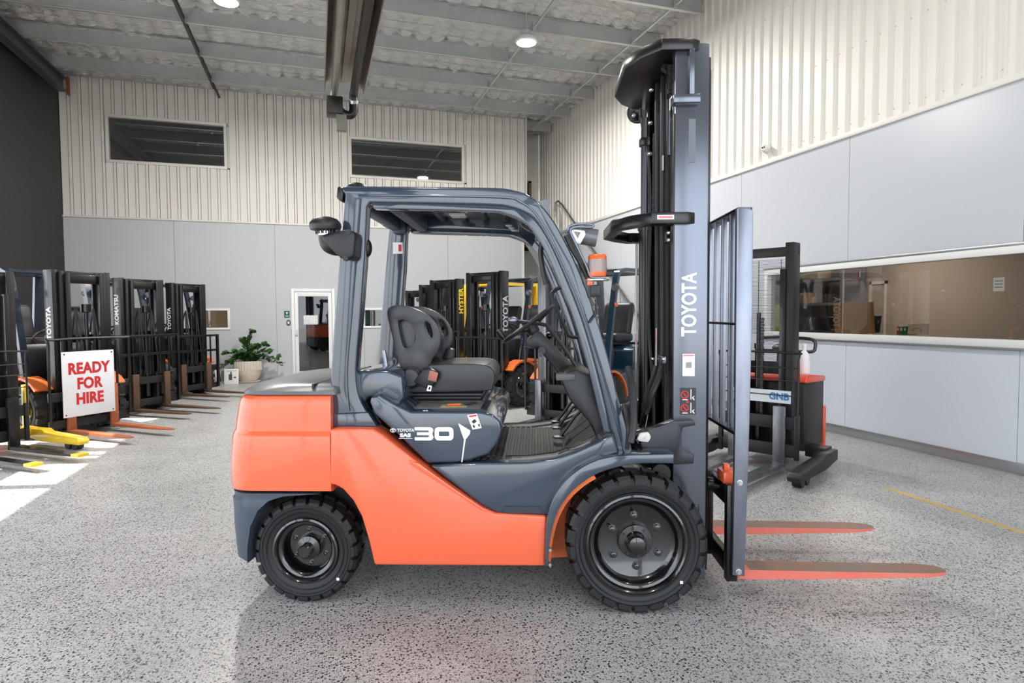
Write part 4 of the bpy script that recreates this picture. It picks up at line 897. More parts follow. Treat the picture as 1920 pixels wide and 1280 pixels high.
NB = [(1381, 392), (1384, 388), (1406, 388), (1412, 396), (1411, 560), (1405, 800), (1396, 1080), (1373, 1078), (1378, 800), (1380, 560)]
nb_ = xz(NB, -.53)
both('backrest_upright', lambda: MB().prism(nb_, -.535, -.505, bev=.005), M_gun, 'brushed grey backrest upright')
xb0, xb1 = HF.Y(1381, 500, -.53).x, HF.Y(1411, 500, -.53).x; ztb = HF.Y(1400, 388, -.53).z; zlb = HF.Y(1378, 812, -.50).z
MB().box((xb0, -.53, ztb-.018), (xb1-.002, .53, ztb), .006).obj('backrest_top_bar', M_mast, FK)
MB().box((xb0-.002, -.53, zlb-.006), (xb0+.05, .53, zlb+.012), .003).obj('backrest_bottom_bar', M_mast, FK)
zmb = HF.Y(1385, 607, -.5).z; MB().tube([(xb0+.005, -.53, zmb), (xb0+.005, .53, zmb)], .007, 8).obj('backrest_middle_rod', M_mast, FK)
for i in range(7):
    y_ = -.40+.80*i/6; MB().box((xb0+.002, y_-.007, zlb), (xb0+.032, y_+.007, ztb-.015), .003).obj('backrest_bar', M_gun, FK)
for py in (905, 1072): p = HF.Y(1385 if py > 1000 else 1387, py, -.54); MB().lathe([(.016, -.535), (.016, -.542), (.010, -.543), (.010, -.552), (0, -.552)], (p.x, 0, p.z), 'y', 12).obj('backrest_bolt', M_steel, FK)
M_worn = mat('fork_worn', (124, 117, 110), .5, .4, noise=(6, (158, 112, 88), .5, (.5, 1, 1)))
M_fork = mat('fork_red', (226, 104, 92), .5, noise=(8, (214, 128, 106), .5, (1, 1, 1)))
def fork(yc, tip):
    xk = XC+.075; w_ = .064; mb = MB()
    secs = []
    for x_, zt2, zb2, hw in ((xk-.045, .155, .105, w_), (xk+.05, .150, .100, w_), (xk+.40, .146, .103, w_), (tip-.22, .142, .116, w_), (tip-.10, .140, .120, w_*.97), (tip-.03, .139, .123, w_*.72), (tip, .137, .126, w_*.30)):
        secs.append([(x_, yc-hw, zb2), (x_, yc-hw, zt2), (x_, yc+hw, zt2), (x_, yc+hw, zb2)])
    mb.loft(secs).box((xk-.045, yc-w_, .10), (xk, yc+w_, .64), .006)
    o = mb.obj('fork', M_fork, FK, 'worn red steel fork'); o.data.materials.append(M_worn)
    for pl in o.data.polygons:
        if pl.normal.z > .7 and pl.center.x > xk+.01: pl.material_index = 1
    return o
fk1 = fork(-.36, HF.Y(1770, 1070, -.36).x); fk2 = fork(.30, HF.Y(1636, 985, .30).x)
for f_, yc in ((fk1, -.36), (fk2, .30)):
    MB().box((XC-.015, yc-.06, .605), (XC+.075, yc+.06, .665), .006).box((XC+.0, yc-.02, .665), (XC+.03, yc+.02, .70), .004).obj('fork_hook', M_or, f_)
# ================================================================== the other trucks in the showroom
M_teal = mat('teal_blue_paint', (30, 58, 74), .25, coat=.6)
M_navy = mat('navy_grey_paint', (40, 49, 62), .25, coat=.6)
M_yellow = mat('yellow_paint', (236, 196, 40), .35, coat=.5)
M_orange2 = mat('orange_truck', (222, 108, 42), .4, coat=.3)
M_blk2 = mat('black_steel', (15, 15, 17), .35, coat=.2)
M_blk3 = mat('worn_black_steel', (28, 28, 30), .45, .2, noise=(5, (46, 45, 44), .5, (1, 1, 1)))
M_silver = mat('worn_silver_rail', (150, 152, 156), .35, .8, noise=(12, (96, 98, 102), .5, (1, 1, .2)))
M_rusty = mat('fork_brown', (108, 74, 54), .6, .2, noise=(5, (70, 58, 50), .6, (1, 1, 1)))
M_rustyo = mat('fork_orange_worn', (196, 100, 52), .55, noise=(5, (120, 78, 56), .7, (1, 1, 1)))
M_seat2 = mat('seat_grey', (48, 49, 52), .45)
TYC = {}
def small_wheel(parent, c, R0, W, flip):
    key = (R0, W, flip)
    if key not in TYC:
        ty = MB(); y0 = -W/2
        ty.lathe([(R0*.6, y0+.02), (R0*.86, y0), (R0-.02, y0+.02), (R0-.02, -y0-.02), (R0*.86, -y0), (R0*.6, -y0-.02)], n=28, close=True)
        for s in (1, -1):
            for k in range(18):
                a0 = 2*math.pi*(k+(.5 if s < 0 else 0))/18; da = .115
                ty.loft([[(r_*math.cos(a), yy_*s, r_*math.sin(a)) for r_, a in ((R0*.87, a0-da), (R0, a0-da*.9), (R0, a0+da*.9), (R0*.87, a0+da))] for yy_ in (y0+.004, y0+W*.42)])
        rm = MB().lathe([(R0*.63, y0+.012), (R0*.6, y0), (R0*.56, y0+.02), (R0*.52, y0+.05), (R0*.2, y0+.055), (R0*.18, y0+.01), (0, y0+.01)], n=24, cap0=False)
        TYC[key] = (ty.mesh('tyre', M_rubd, flip), rm.mesh('rim', M_rim, flip))
    t = put('wheel', None, parent, loc=c) if False else bpy.data.objects.new('wheel', None)
    COL.objects.link(t); t.parent = parent; t.location = c
    put('tyre', TYC[key][0], t); put('rim', TYC[key][1], t)
def lift_truck(label, x, y, deg, c_body, c_hood, c_guard, m_rail=None, H=2.12, mw=.37, fork_m=None, fork_len=1.07, fork_z=.06, text=None, text_m=None, text_z=1.45, back=('bars', 1.15), side=1, fender=None, group='lift trucks parked along the showroom', fork_y=.27, ts=.112, gt=.05, gx=0, cover=None):
    T = thing('lift_truck', label, 'forklift', (x, y, 0), deg, group); m_rail = m_rail or M_blk2; fork_m = fork_m or M_rusty
    P = lambda mb, n, m, lab=None, par=None: mb.obj(n, m, par or T, lab)
    # chassis and body, x = 0 is the middle of the mast
    P(MB().prism([(-.20, .22), (-.20, .62), (-.55, .70), (-1.55, .70), (-1.6, .30), (-1.1, .20)], -.44, .44, bev=.01), 'chassis', M_blk3)
    P(MB().prism([(-.62, .30), (-.62, .66), (-.95, .72), (-1.45, .80), (-1.45, .60), (-1.25, .26)], -.53, .53, bev=.02, seg=2), 'step_body', c_body)
    P(MB().loft([plan(-2.22, -1.42, .52, .45, .22), plan(-2.27, -1.42, .55, .55, .24), plan(-2.27, -1.42, .55, .95, .24), plan(-2.2, -1.42, .52, 1.08, .22)]), 'counterweight', c_body)
    P(MB().prism([(-.98, .70), (-1.0, .98), (-1.08, 1.03), (-1.75, 1.07), (-1.75, .70)], -.50, .50, bev=.03, seg=3), 'hood', c_hood)
    P(MB().prism([(-.42, .66), (-.36, 1.05), (-.42, 1.16), (-.56, 1.12), (-.60, .95), (-.52, .66)], -.42, .42, bev=.02), 'dash', M_plas)
    Mw_ = Matrix.Translation((-.66, 0, 1.24)) @ Matrix.Rotation(R(-38), 4, 'Y')
    P(MB().tube([(.17*math.cos(t), .17*math.sin(t), 0) for t in [2*math.pi*i/24 for i in range(24)]], .013, 6, closed=True, M=Mw_).tube([(-.17, 0, 0), (.17, 0, 0)], .012, 6, M=Mw_), 'steering_wheel', M_blk2)
    P(MB().tube([(-.45, 0, 1.0), (-.66, 0, 1.24)], .03, 8), 'steering_column', M_blk2)
    P(MB().box((-1.45, -.24, 1.08), (-.98, .24, 1.22), .05, 3), 'seat_cushion', M_seat2)
    P(MB().prism([(-1.40, 1.15), (-1.52, 1.62), (-1.46, 1.68), (-1.38, 1.64), (-1.28, 1.2)], -.23, .23, bev=.04, seg=3), 'seat_backrest', M_seat2)
    # overhead guard
    for s in (-1, 1):
        P(MB().tube(smoothcurve([(-.33, s*.46, .70), (-.40, s*.46, 1.2), (-.56, s*.46, 1.95), (-.66, s*.46, 2.07), (-.85, s*.46, 2.10), (-1.62, s*.46, 2.10)], 4), 0, sq=(gt, gt+.03)), 'guard_front_leg', c_guard)
        P(MB().tube([(-1.62, s*.46, 2.1), (-1.72, s*.46, 1.06)], 0, sq=(gt, gt+.04)), 'guard_rear_leg', c_guard)
    for i in range(6): P(MB().box((-.78-.15*i, -.45, 2.085), (-.74-.15*i, .45, 2.115), .004), 'roof_bar', M_blk2 if c_guard is M_yellow else c_guard)
    P(MB().box((-1.64, -.46, 2.07), (-1.58, .46, 2.13), .008), 'roof_crossbar', c_guard); P(MB().box((-.72, -.46, 2.05), (-.66, .46, 2.1), .008), 'roof_crossbar', c_guard)
    # wheels and fenders
    for s in (-1, 1):
        small_wheel(T, (-.30, s*.45, .34), .34, .22, s > 0); small_wheel(T, (-1.72, s*.43, .27), .27, .16, s > 0)
        arc = [(-.30+.42*math.cos(R(a)), .34+.42*math.sin(R(a))) for a in range(40, 190, 15)]; arc2 = [(-.30+.39*math.cos(R(a)), .34+.39*math.sin(R(a))) for a in range(175, 25, -15)]
        P(MB().prism(arc+arc2, s*.36, s*.565), 'fender', fender or c_body)
    # mast
    for s in (-1, 1):
        fl = s > 0
        ro = MB().prism(channel(-.09, .07, mw, .07, .016), .06, H, 'z', bev=.003).obj('outer_mast_rail', m_rail, T, flip=fl)
        MB().prism(channel(-.05, .10, mw-.07, .055, .014), .08, H-.02, 'z', bev=.003).obj('middle_mast_rail', m_rail, T, flip=fl)
        MB().prism(channel(-.02, .13, mw-.13, .05, .014), .10, H-.04, 'z', bev=.003).obj('inner_mast_rail', m_rail, T, flip=fl)
        P(MB().lathe([(.03, .25), (.03, H-.45), (.036, H-.45), (.036, H-.38), (.02, H-.38), (.02, H-.08), (0, H-.08)], (-.07, s*(mw-.13), 0), 'z', 14), 'lift_cylinder', M_mast)
        if text and s == side:
            lettering('lettering', text, ts, text_m or M_wht, ro, axes((-.012, s*(mw+.002), text_z), (0, 0, 1), (-s*-1 if s < 0 else 1, 0, 0) if s > 0 else (-1, 0, 0)), .004, sx=.86)
    P(MB().box((-.10, -mw, H-.10), (-.05, mw, H), .006), 'mast_top_tie', m_rail); P(MB().box((-.12, -mw, 1.18), (-.08, mw, 1.27), .006), 'mast_middle_tie', m_rail); P(MB().box((.02, -mw+.10, H-.16), (.10, mw-.1, H-.05), .006), 'inner_top_tie', m_rail)
    P(MB().lathe([(.045, .25), (.045, 1.15), (.05, 1.15), (.05, 1.22), (.026, 1.22), (.026, 1.55), (.06, 1.56), (.06, 1.66), (0, 1.66)], (.06, .04, 0), 'z', 16), 'centre_cylinder', M_mast)
    for y_ in (-.10, .12): P(MB().box((.085, y_-.014, .5), (.095, y_+.014, 1.6)), 'lift_chain', mat('chain_steel', (62, 60, 58), .45, .6))
    for i, y_ in enumerate((-.05, .17)): P(MB().tube(smoothcurve([(.05, y_, .5), (.12, y_+.02, .7), (.09, y_, 1.2), (.05, y_-.02, 1.58), (-.05, y_-.02, 1.3)], 5), .012, 6), 'hydraulic_hose', M_hose)
    for s in (-1, 1):                                          # work lamps and tail of the guard
        P(MB().lathe([(0, .012), (.038, .012), (.048, .02), (.05, 0), (.04, -.04), (0, -.05)], (-.45, s*.52, 1.85), 'x', 16), 'work_lamp', mat('work_lamp_glass', (96, 98, 102), .15))
        P(MB().cbox((-.47, s*.52, 1.62), (.04, .04, .06), .01), 'signal_lamp', M_amb)
    # carriage, backrest, forks
    for z0, z1 in ((.13+fork_z-.06, .23+fork_z-.06), (.46+fork_z-.06, .57+fork_z-.06)): P(MB().box((.13, -.50, z0), (.17, .50, z1), .004), 'carriage_plate', M_blk3)
    for s in (-1, 1): P(MB().box((.06, s*.16-.02, .12), (.14, s*.16+.02, .62), .004), 'carriage_bracket', M_blk3)
    kind, bz = back
    if kind == 'tube':
        P(MB().tube(smoothcurve([(.19, -.50, .2), (.19, -.50, bz-.08), (.19, -.44, bz), (.19, .44, bz), (.19, .50, bz-.08), (.19, .50, .2)], 4), .016, 8), 'backrest_frame', M_blk2)
    else:
        for s in (-1, 1): P(MB().box((.16, s*.5-.02, .14), (.21, s*.5+.02, bz), .006), 'backrest_upright', M_blk2)
        P(MB().box((.16, -.5, bz-.04), (.21, .5, bz), .008), 'backrest_top_bar', M_blk2); P(MB().box((.16, -.5, bz-.32), (.19, .5, bz-.28), .004), 'backrest_middle_bar', M_blk2)
    for i in range(5 if kind == 'bars' else 4):
        y_ = -.34+.68*i/(4 if kind == 'bars' else 3); P(MB().box((.175, y_-.014, .6), (.19, y_+.014, bz-.02), .002), 'backrest_bar', M_blk2)
    for s in (-1, 1):
        w_ = .05; yc = s*fork_y; xk = .22; tip = xk+fork_len; z = fork_z
        secs = [[(x_, yc-hw, zb), (x_, yc-hw, zt2), (x_, yc+hw, zt2), (x_, yc+hw, zb)] for x_, zt2, zb, hw in ((xk-.04, z+.04, z, w_), (xk+.5, z+.036, z+.004, w_), (tip-.15, z+.028, z+.012, w_), (tip-.04, z+.026, z+.014, w_*.75), (tip, z+.024, z+.016, w_*.35))]
        P(MB().loft(secs).box((xk-.04, yc-w_, z), (xk, yc+w_, z+.56), .005), 'fork', fork_m)
    if cover: P(MB().prism([(-.68, 2.115), (-.74, 2.17), (-.9, 2.19), (-1.62, 2.19), (-1.66, 2.115)], -.47, .47, bev=.015), 'roof_cover', cover)
    if gx:
        for o in T.children:
            if o.name.split('.')[0] in ('counterweight', 'hood', 'seat_cushion', 'seat_backrest', 'guard_front_leg', 'guard_rear_leg', 'roof_bar', 'roof_crossbar', 'roof_cover', 'work_lamp', 'signal_lamp', 'step_body', 'steering_wheel', 'steering_column', 'dash') or (o.name.startswith('wheel') and o.location.x < -1): o.location.x += gx
        P(MB().box((-1.7+gx, -.42, .3), (-.9, .42, .72), .01), 'frame_rail', M_blk3)
    return T
SG = Frame(-2.90, 9.19, -40)
sgt = lift_truck('navy forklift behind the white ready-for-hire sign, brown forks lowered', SG.x, SG.y, SG.deg, M_orange2, M_navy, M_navy, H=2.08, mw=.36, text='TOYOTA', text_z=1.42, side=-1, fork_m=M_rustyo, back=('tube', 1.22))
lift_truck('black-masted forklift with white maker name up its mast, parked second along the charcoal wall', -2.62, 10.86, -38, M_navy, M_navy, M_navy, H=2.08, mw=.37, text='KOMATSU', text_z=1.60, side=-1, back=('bars', 1.22), fork_m=M_rusty)
lift_truck('dark forklift parked nearest the potted plant', -2.30, 12.72, -40, M_orange2, M_navy, M_navy, H=2.10, mw=.36, text='TOYOTA', text_z=1.45, side=-1, back=('bars', 1.15), fork_m=M_rusty)
lift_truck('black-masted forklift farthest back in the row behind the driver seat', 2.18, 13.84, -148, M_blk2, M_blk2, M_blk2, H=2.05, mw=.36, back=('tube', 1.1), fork_m=M_blk3)
lift_truck('black-masted forklift between the yellow-cab truck and the farthest truck', 2.28, 12.5, -148, M_navy, M_blk2, M_blk2, H=2.12, mw=.36, back=('tube', 1.2), fork_m=M_blk3)
lift_truck('forklift with yellow overhead guard and yellow maker name up its black mast', 2.27, 11.1, -148, M_yellow, M_blk2, M_yellow, H=2.14, mw=.37, text='HYSTER', text_m=mat('decal_yellow', (244, 208, 40), .5), text_z=1.74, side=1, back=('tube', 1.2), fork_m=M_blk3, ts=.15, gt=.09, gx=-.42, cover=M_blk2)
m4 = lift_truck('navy and orange forklift with white maker name on its mast, seen behind the steering wheel', 2.65, 9.7, -148, M_orange2, M_navy, M_navy, H=2.19, mw=.40, text='TOYOTA', text_z=1.50, ts=.165, side=1, back=('tube', 1.12), fork_m=mat('fork_red', (236, 96, 84), .5))
lift_truck('teal and orange forklift with silver mast rails, seen through the front pillar', 3.12, 7.55, -148, M_teal, M_teal, M_teal, m_rail=M_silver, H=2.15, mw=.38, back=('tube', 1.05), fender=M_orange2, fork_m=M_silver)
# OPS marking on the near hood of the navy truck
lettering('lettering', 'OPS', .09, M_wht, m4, axes((-1.3, .502, .93), (-1, 0, 0), (0, 0, 1)), .001)

# ---- pedestrian stackers
def stacker(label, x, y, deg, c_body, c_top, H, mw, legs, fork_m, tips=None, mesh_top=None, leg_m=None, blen=.55, white=False, leg_y=.55):
    T = thing('pallet_stacker', label, 'stacker', (x, y, 0), deg, 'pedestrian stackers')
    P = lambda mb, n, m, lab=None, par=None: mb.obj(n, m, par or T, lab)
    for s in (-1, 1):
        MB().prism(channel(-.10, .06, mw, .08, .014), .12, H, 'z', bev=.004).obj('mast_rail', M_blk3, T, flip=s > 0)
        MB().prism(channel(-.06, .08, mw-.07, .05, .012), .14, H-.25, 'z', bev=.003).obj('inner_mast_rail', M_blk2, T, flip=s > 0)
    P(MB().box((-.09, -mw, H-.12), (-.04, mw, H-.03), .006), 'mast_top_tie', M_blk3); P(MB().box((-.10, -mw, .9), (-.06, mw, 1.02), .006), 'mast_middle_tie', M_blk3)
    P(MB().lathe([(.032, .15), (.032, 1.15), (.04, 1.15), (.04, 1.2), (.02, 1.2), (.02, 1.5), (0, 1.5)], (-.03, -.06, 0), 'z', 14), 'lift_cylinder', M_mast)
    ch = MB()
    for i in range(34): ch.box((.02, -.012-(i % 2)*.004, .5+i*.028), (.04, .012+(i % 2)*.004, .5+i*.028+.025))
    P(ch, 'lift_chain', mat('chain_steel', (62, 60, 58), .45, .6))
    P(MB().box((-.10-blen, -.36, .16), (-.12, .36, .82), .02), 'body', c_body)
    P(MB().prism([(-.12, .82), (-.12, .86), (-.20, .90), (-.12-blen, .86), (-.12-blen, .8)], -.37, .37, bev=.02, seg=3), 'top_cover', c_top)
    P(MB().box((-.16-blen, -.37, .10), (-.10-blen, .37, .55), .02), 'rear_bumper', c_top)
    P(MB().prism([(-.45, .86), (-.50, 1.12), (-.60, 1.14), (-.62, .86)], -.06, .06, bev=.01), 'tiller_arm', M_blk2)
    P(MB().tube(smoothcurve([(-.55, -.08, 1.10), (-.56, -.26, 1.10), (-.58, -.29, 1.14), (-.58, -.27, 1.22), (-.56, -.10, 1.24), (-.56, .10, 1.24), (-.58, .27, 1.22), (-.58, .29, 1.14), (-.56, .26, 1.10), (-.55, .08, 1.10)], 4), .017, 8), 'tiller_handle', M_blk2)
    P(MB().ball((-.55, 0, 1.13), .09, .13, .05), 'tiller_head', M_plas)
    if mesh_top:
        g = MB(); z = .95
        while z < mesh_top: g.box((-.115, -mw+.02, z), (-.112, mw-.02, z+.0035)); z += .0135
        for y_ in (-.1, .12): g.box((-.116, y_-.003, .95), (-.111, y_+.003, mesh_top))
        o = P(g, 'mesh_screen', mat('mesh_wire', (96, 98, 102), .5, .5)); o['kind'] = 'stuff'
    # carriage with low wire load guard
    for z0, z1 in ((.14, .26), (.40, .52)): P(MB().box((.10, -.38, z0), (.13, .38, z1), .004), 'carriage_plate', M_blk3)
    for s in (-1, 1): P(MB().box((.10, s*.37-.02, .12), (.14, s*.37+.02, .54), .004), 'carriage_upright', M_blk3)
    P(MB().tube(smoothcurve([(.13, -.38, .5), (.13, -.38, 1.06), (.13, -.35, 1.12), (.13, .35, 1.12), (.13, .38, 1.06), (.13, .38, .5)], 4), .010, 8), 'load_guard', M_blk2)
    for z in (.98, .86, .72): P(MB().tube([(.13, -.38, z), (.13, .38, z)], .006, 6), 'guard_rod', M_blk2)
    if white: P(MB().box((.085, -.30, .64), (.09, .30, .76)), 'name_plate', mat('plate_white', (222, 226, 230), .4)), lettering('lettering', 'GNB', .09, mat('plate_blue', (60, 130, 190), .5), T, axes((.0915, .19, .70), (0, 1, 0), (0, 0, 1)), .003)
    for s in (-1, 1):
        yc = s*.22; w_ = .055; xk = .17; tip = xk+1.10; z = .05
        f_ = P(MB().loft([[(x_, yc-hw, zb), (x_, yc-hw, zt2), (x_, yc+hw, zt2), (x_, yc+hw, zb)] for x_, zt2, zb, hw in ((xk-.035, z+.04, z, w_), (xk+.6, z+.036, z+.004, w_), (tip-.06, z+.03, z+.01, w_), (tip, z+.026, z+.016, w_*.7))]).box((xk-.035, yc-w_, z), (xk, yc+w_, .62), .005), 'fork', fork_m)
        if tips: MB().box((tip-.11, yc-w_-.002, z+.008), (tip+.004, yc+w_+.002, z+.038), .004).obj('fork_tip', tips, f_)
    for s in legs:
        lm = leg_m or M_blk3; yc = s*leg_y
        lg = P(MB().prism([(-.28, .10), (-.28, .20), (.05, .20), (.10, .17), (.66, .14), (.70, .10), (.68, .06), (.02, .06)], yc-.06, yc+.06, bev=.01), 'straddle_leg', lm)
        MB().box((-.30, min(s*.36, yc), .12), (-.12, max(s*.36, yc), .22), .01).obj('leg_bracket', lm, lg)
        MB().cyl((.58, yc-.04, .045), (.58, yc+.04, .045), .045, 14).obj('leg_wheel', M_blk2, lg); MB().cyl((.46, yc-.04, .045), (.46, yc+.04, .045), .045, 14).obj('leg_wheel', M_blk2, lg)
    if leg_m: P(MB().box((-.36, .60, .15), (-.30, .65, .70), .010), 'side_frame', leg_m)
    MB().cyl((-.45, -.05, .11), (-.45, .05, .11), .11, 18).obj('drive_wheel', M_rubd, T)
    return T
stacker('black pedestrian stacker with red top cover standing by the office window', 4.17, 4.98, -152, M_blk3, mat('red_cover', (238, 84, 56), .35, coat=.4), 2.16, .30, (1, -1), M_silver, mesh_top=2.02, white=True)
stacker('yellow and black stacker with yellow fork tips at the far edge of the row', -3.45, 7.95, -39, M_blk2, M_yellow, 2.0, .34, (1,), M_blk2, tips=M_yellow, leg_m=M_yellow, leg_y=.62)
t_ = thing('spray_bottle', 'white plastic bottle standing on the stacker cover beside the tiller', 'bottle', (4.64, 4.95, .895))
MB().lathe([(0, 0), (.05, 0), (.055, .02), (.055, .15), (.045, .19), (.02, .22), (.018, .26), (0, .26)], axis='z', n=20).obj('bottle_body', M_wht, t_); MB().lathe([(.022, .26), (.022, .29), (0, .295)], axis='z', n=14).obj('cap', M_wht, t_)
# ================================================================== sign, plant, fittings, office, stairs
# ---- ready-for-hire board on the backrest
pl = .225
cs = [SG.X(a, b, pl) for a, b in ((115, 660), (213, 655), (215, 771), (118, 783))]
y0_, y1_ = (cs[0].y+cs[3].y)/2, (cs[1].y+cs[2].y)/2; z0_, z1_ = (cs[2].z+cs[3].z)/2, (cs[0].z+cs[1].z)/2
sgn = thing('hire_sign', 'white sign board reading ready for hire in red capitals', 'sign', (SG.M @ Vector((pl, 0, 0)))[:], SG.deg)
yc, zc_ = (y0_+y1_)/2, (z0_+z1_)/2; w_, h_ = abs(y1_-y0_), z1_-z0_
MB().box((0, yc-w_/2, z0_), (.008, yc+w_/2, z1_), .002).obj('board', mat('sign_white', (236, 238, 242), .35), sgn)
for i, tx in enumerate(('READY', 'FOR', 'HIRE')):
    lettering('lettering', tx, h_*.235, M_red, sgn, axes((.0095, yc, z1_-h_*(.27+.235*i)), (0, 1, 0), (0, 0, 1)), .008, spacing=1.04, sx=.84)
for sy in (-1, 1):
    for z in (z0_+.03, z1_-.03): MB().cyl((.006, yc+sy*(w_/2-.03), z), (.012, yc+sy*(w_/2-.03), z), .009, 10).obj('screw', M_blk2, sgn)

# ---- potted plant
pp = on_z(465, 716); pp.y = 14.98; pp.x = on_y(465, 690, 14.98).x
pt = thing('potted_plant', 'glossy green plant in a fluted white pot by the back wall', 'plant', (pp.x, pp.y, 0))
zz = lambda py: on_y(465, py, 14.98).z
z_rim, z_b = zz(676), .03
pot = MB().lathe([(.16, z_b), (.20, z_b+.03), (.255, z_b+.14), (.28, z_b+.26), (.285, z_rim), (.265, z_rim), (.25, z_rim-.05), (0, z_rim-.05)], axis='z', n=40)
M_pot = mat('glazed_pot', (214, 204, 190), .4)
po = pot.obj('pot', M_pot, pt)
for k in range(30):
    a = 2*math.pi*k/30; MB().tube([(.283*math.cos(a), .283*math.sin(a), z_b+.25), (.291*math.cos(a), .291*math.sin(a), z_rim-.01)], .013, 6).obj('flute', M_pot, po)
MB().lathe([(0, 0), (.24, 0), (.27, .03), (.26, .035), (0, .02)], axis='z', n=32).obj('saucer', M_pot, pt)
MB().lathe([(0, z_rim-.045), (.25, z_rim-.045), (.25, z_rim-.04), (0, z_rim-.035)], axis='z', n=24).obj('soil', mat('soil', (62, 50, 40), .9), pt)
M_leaf = mat('leaf_green', (42, 84, 38), .25, coat=.4, noise=(4, (70, 112, 50), .5, (1, 1, 1)))
lb = MB()
lv_ = [(0, 0, 0), (.022, .025, .006), (.055, .034, .008), (.085, .022, .004), (.105, 0, -.004), (.085, -.022, .004), (.055, -.034, .008), (.022, -.025, .006)]
V = [lb.bm.verts.new(v) for v in lv_]; Cn = [lb.bm.verts.new((x_, 0, -.004)) for x_ in (.022, .055, .085)]
for f_ in ((V[0], V[1], Cn[0]), (V[1], V[2], Cn[1], Cn[0]), (V[2], V[3], Cn[2], Cn[1]), (V[3], V[4], Cn[2]), (V[0], Cn[0], V[7]), (V[7], Cn[0], Cn[1], V[6]), (V[6], Cn[1], Cn[2], V[5]), (V[5], Cn[2], V[4])): lb.bm.faces.new(f_)
leafme = lb.mesh('leaf', M_leaf)
stems = [((474, 622), 0, .0), ((440, 670), -.1, .1), ((424, 663), .0, -.1), ((415, 690), -.15, .15), ((500, 648), .05, .1), ((505, 660), .1, -.15), ((520, 672), 0, -.1), ((529, 684), .05, .0), ((458, 640), -.1, -.05), ((480, 650), 0, .12), ((430, 680), .1, -.2)]
for (px, py), dy, d2 in stems:
    e_ = on_y(px, py, 14.98+d2); e_ = Vector((e_.x-pp.x, d2, e_.z)); b_ = Vector((random.uniform(-.08, .08), random.uniform(-.06, .06), z_rim-.04))
    mid = b_.lerp(e_, .45)+Vector((0, 0, .10+.06*random.random())); path = smoothcurve([b_, mid, e_], 6)
    so = MB().tube(path, [.011-.007*i/(len(path)-1) for i in range(len(path))], 6).obj('stem', mat('stem_green', (58, 86, 44), .5), pt)
    for i in range(2, len(path)):
        for s in (-1, 1):
            p_ = Vector(path[i]); t_ = (p_-Vector(path[i-1])).normalized()
            sd = t_.cross(Vector((0, 0, 1))); sd = sd.normalized() if sd.length > .1 else Vector((1, 0, 0))
            d_ = (t_*.5+sd*s*random.uniform(.4, .9)+Vector((random.uniform(-.5, .5), random.uniform(-.5, .1), random.uniform(-.2, .7)))).normalized()
            o = put('leaf', leafme, so, loc=p_); o.rotation_euler = (d_.to_track_quat('X', 'Z').to_euler()); k_ = random.uniform(1.1, 1.5); o.scale = (k_, k_*1.15, k_); o.rotation_euler.x += random.uniform(-1.1, 1.1)
# ---- picture board leaning by the pot
q = on_y(434, 716, 14.6)
pc = thing('picture_board', 'small white picture board standing on the floor beside the pot', 'picture', (q.x, 14.6, 0), 0)
MB().box((-.145, -.01, .0), (.145, .012, .34), .003, M=Matrix.Rotation(R(-10), 4, 'X')).obj('board', mat('board_white', (214, 214, 210), .5), pc)
dm = MB()
for c_, s_ in (((-.02, -.0125, .16), (.07, .002, .13)), ((-.01, -.0125, .25), (.03, .002, .05)), ((.07, -.0125, .15), (.05, .002, .03)), ((.0, -.0125, .295), (.22, .002, .008))):
    MB().cbox(c_, s_, M=Matrix.Rotation(R(-10), 4, 'X')).obj('print', mat('print_dark', (58, 58, 62), .6), pc)
q = on_y(419, 716, 14.8); pc2 = thing('white_panel', 'narrow white board edge between the pot and the black truck', 'board', (q.x-.06, 14.7, 0), 80)
MB().box((-.14, -.01, 0), (.14, .01, .36), .003, M=Matrix.Rotation(R(-8), 4, 'X')).obj('board', M_white, pc2); MB().box((-.10, -.012, .06), (.10, -.0101, .30), M=Matrix.Rotation(R(-8), 4, 'X')).obj('print', mat('print_dark', (58, 58, 62), .6), pc2)

# ---- exit sign and push button by the door
q = on_y(538, 589, YB); t = thing('exit_sign', 'small green sign on the wall beside the glass door', 'sign', (q.x, YB, q.z))
MB().box((-.06, -.012, -.08), (.06, 0, .08), .004).obj('plate', mat('sign_green', (30, 84, 64), .5), t)
MB().prism([(-.03, .03), (0, .06), (.03, .03), (.012, .03), (.012, 0), (-.012, 0), (-.012, .03)], -.014, -.011).obj('emblem', M_wht, t); MB().box((-.04, -.014, -.055), (.04, -.011, -.03)).obj('lettering_bar', mat('sign_pale', (170, 196, 186), .5), t)
q = on_y(541, 605, YB); t = thing('push_button', 'grey wall push button under the green sign', 'button', (q.x, YB, q.z))
MB().lathe([(0, -.025), (.03, -.024), (.045, -.01), (.05, 0)], axis='y', n=20, M=Matrix.Diagonal((1, 1, 1.5, 1))).obj('housing', mat('button_grey', (96, 98, 100), .5), t); MB().lathe([(0, -.035), (.02, -.033), (.022, -.02)], axis='y', n=16, M=Matrix.Diagonal((1, 1, 1.5, 1))).obj('button', M_wht, t)

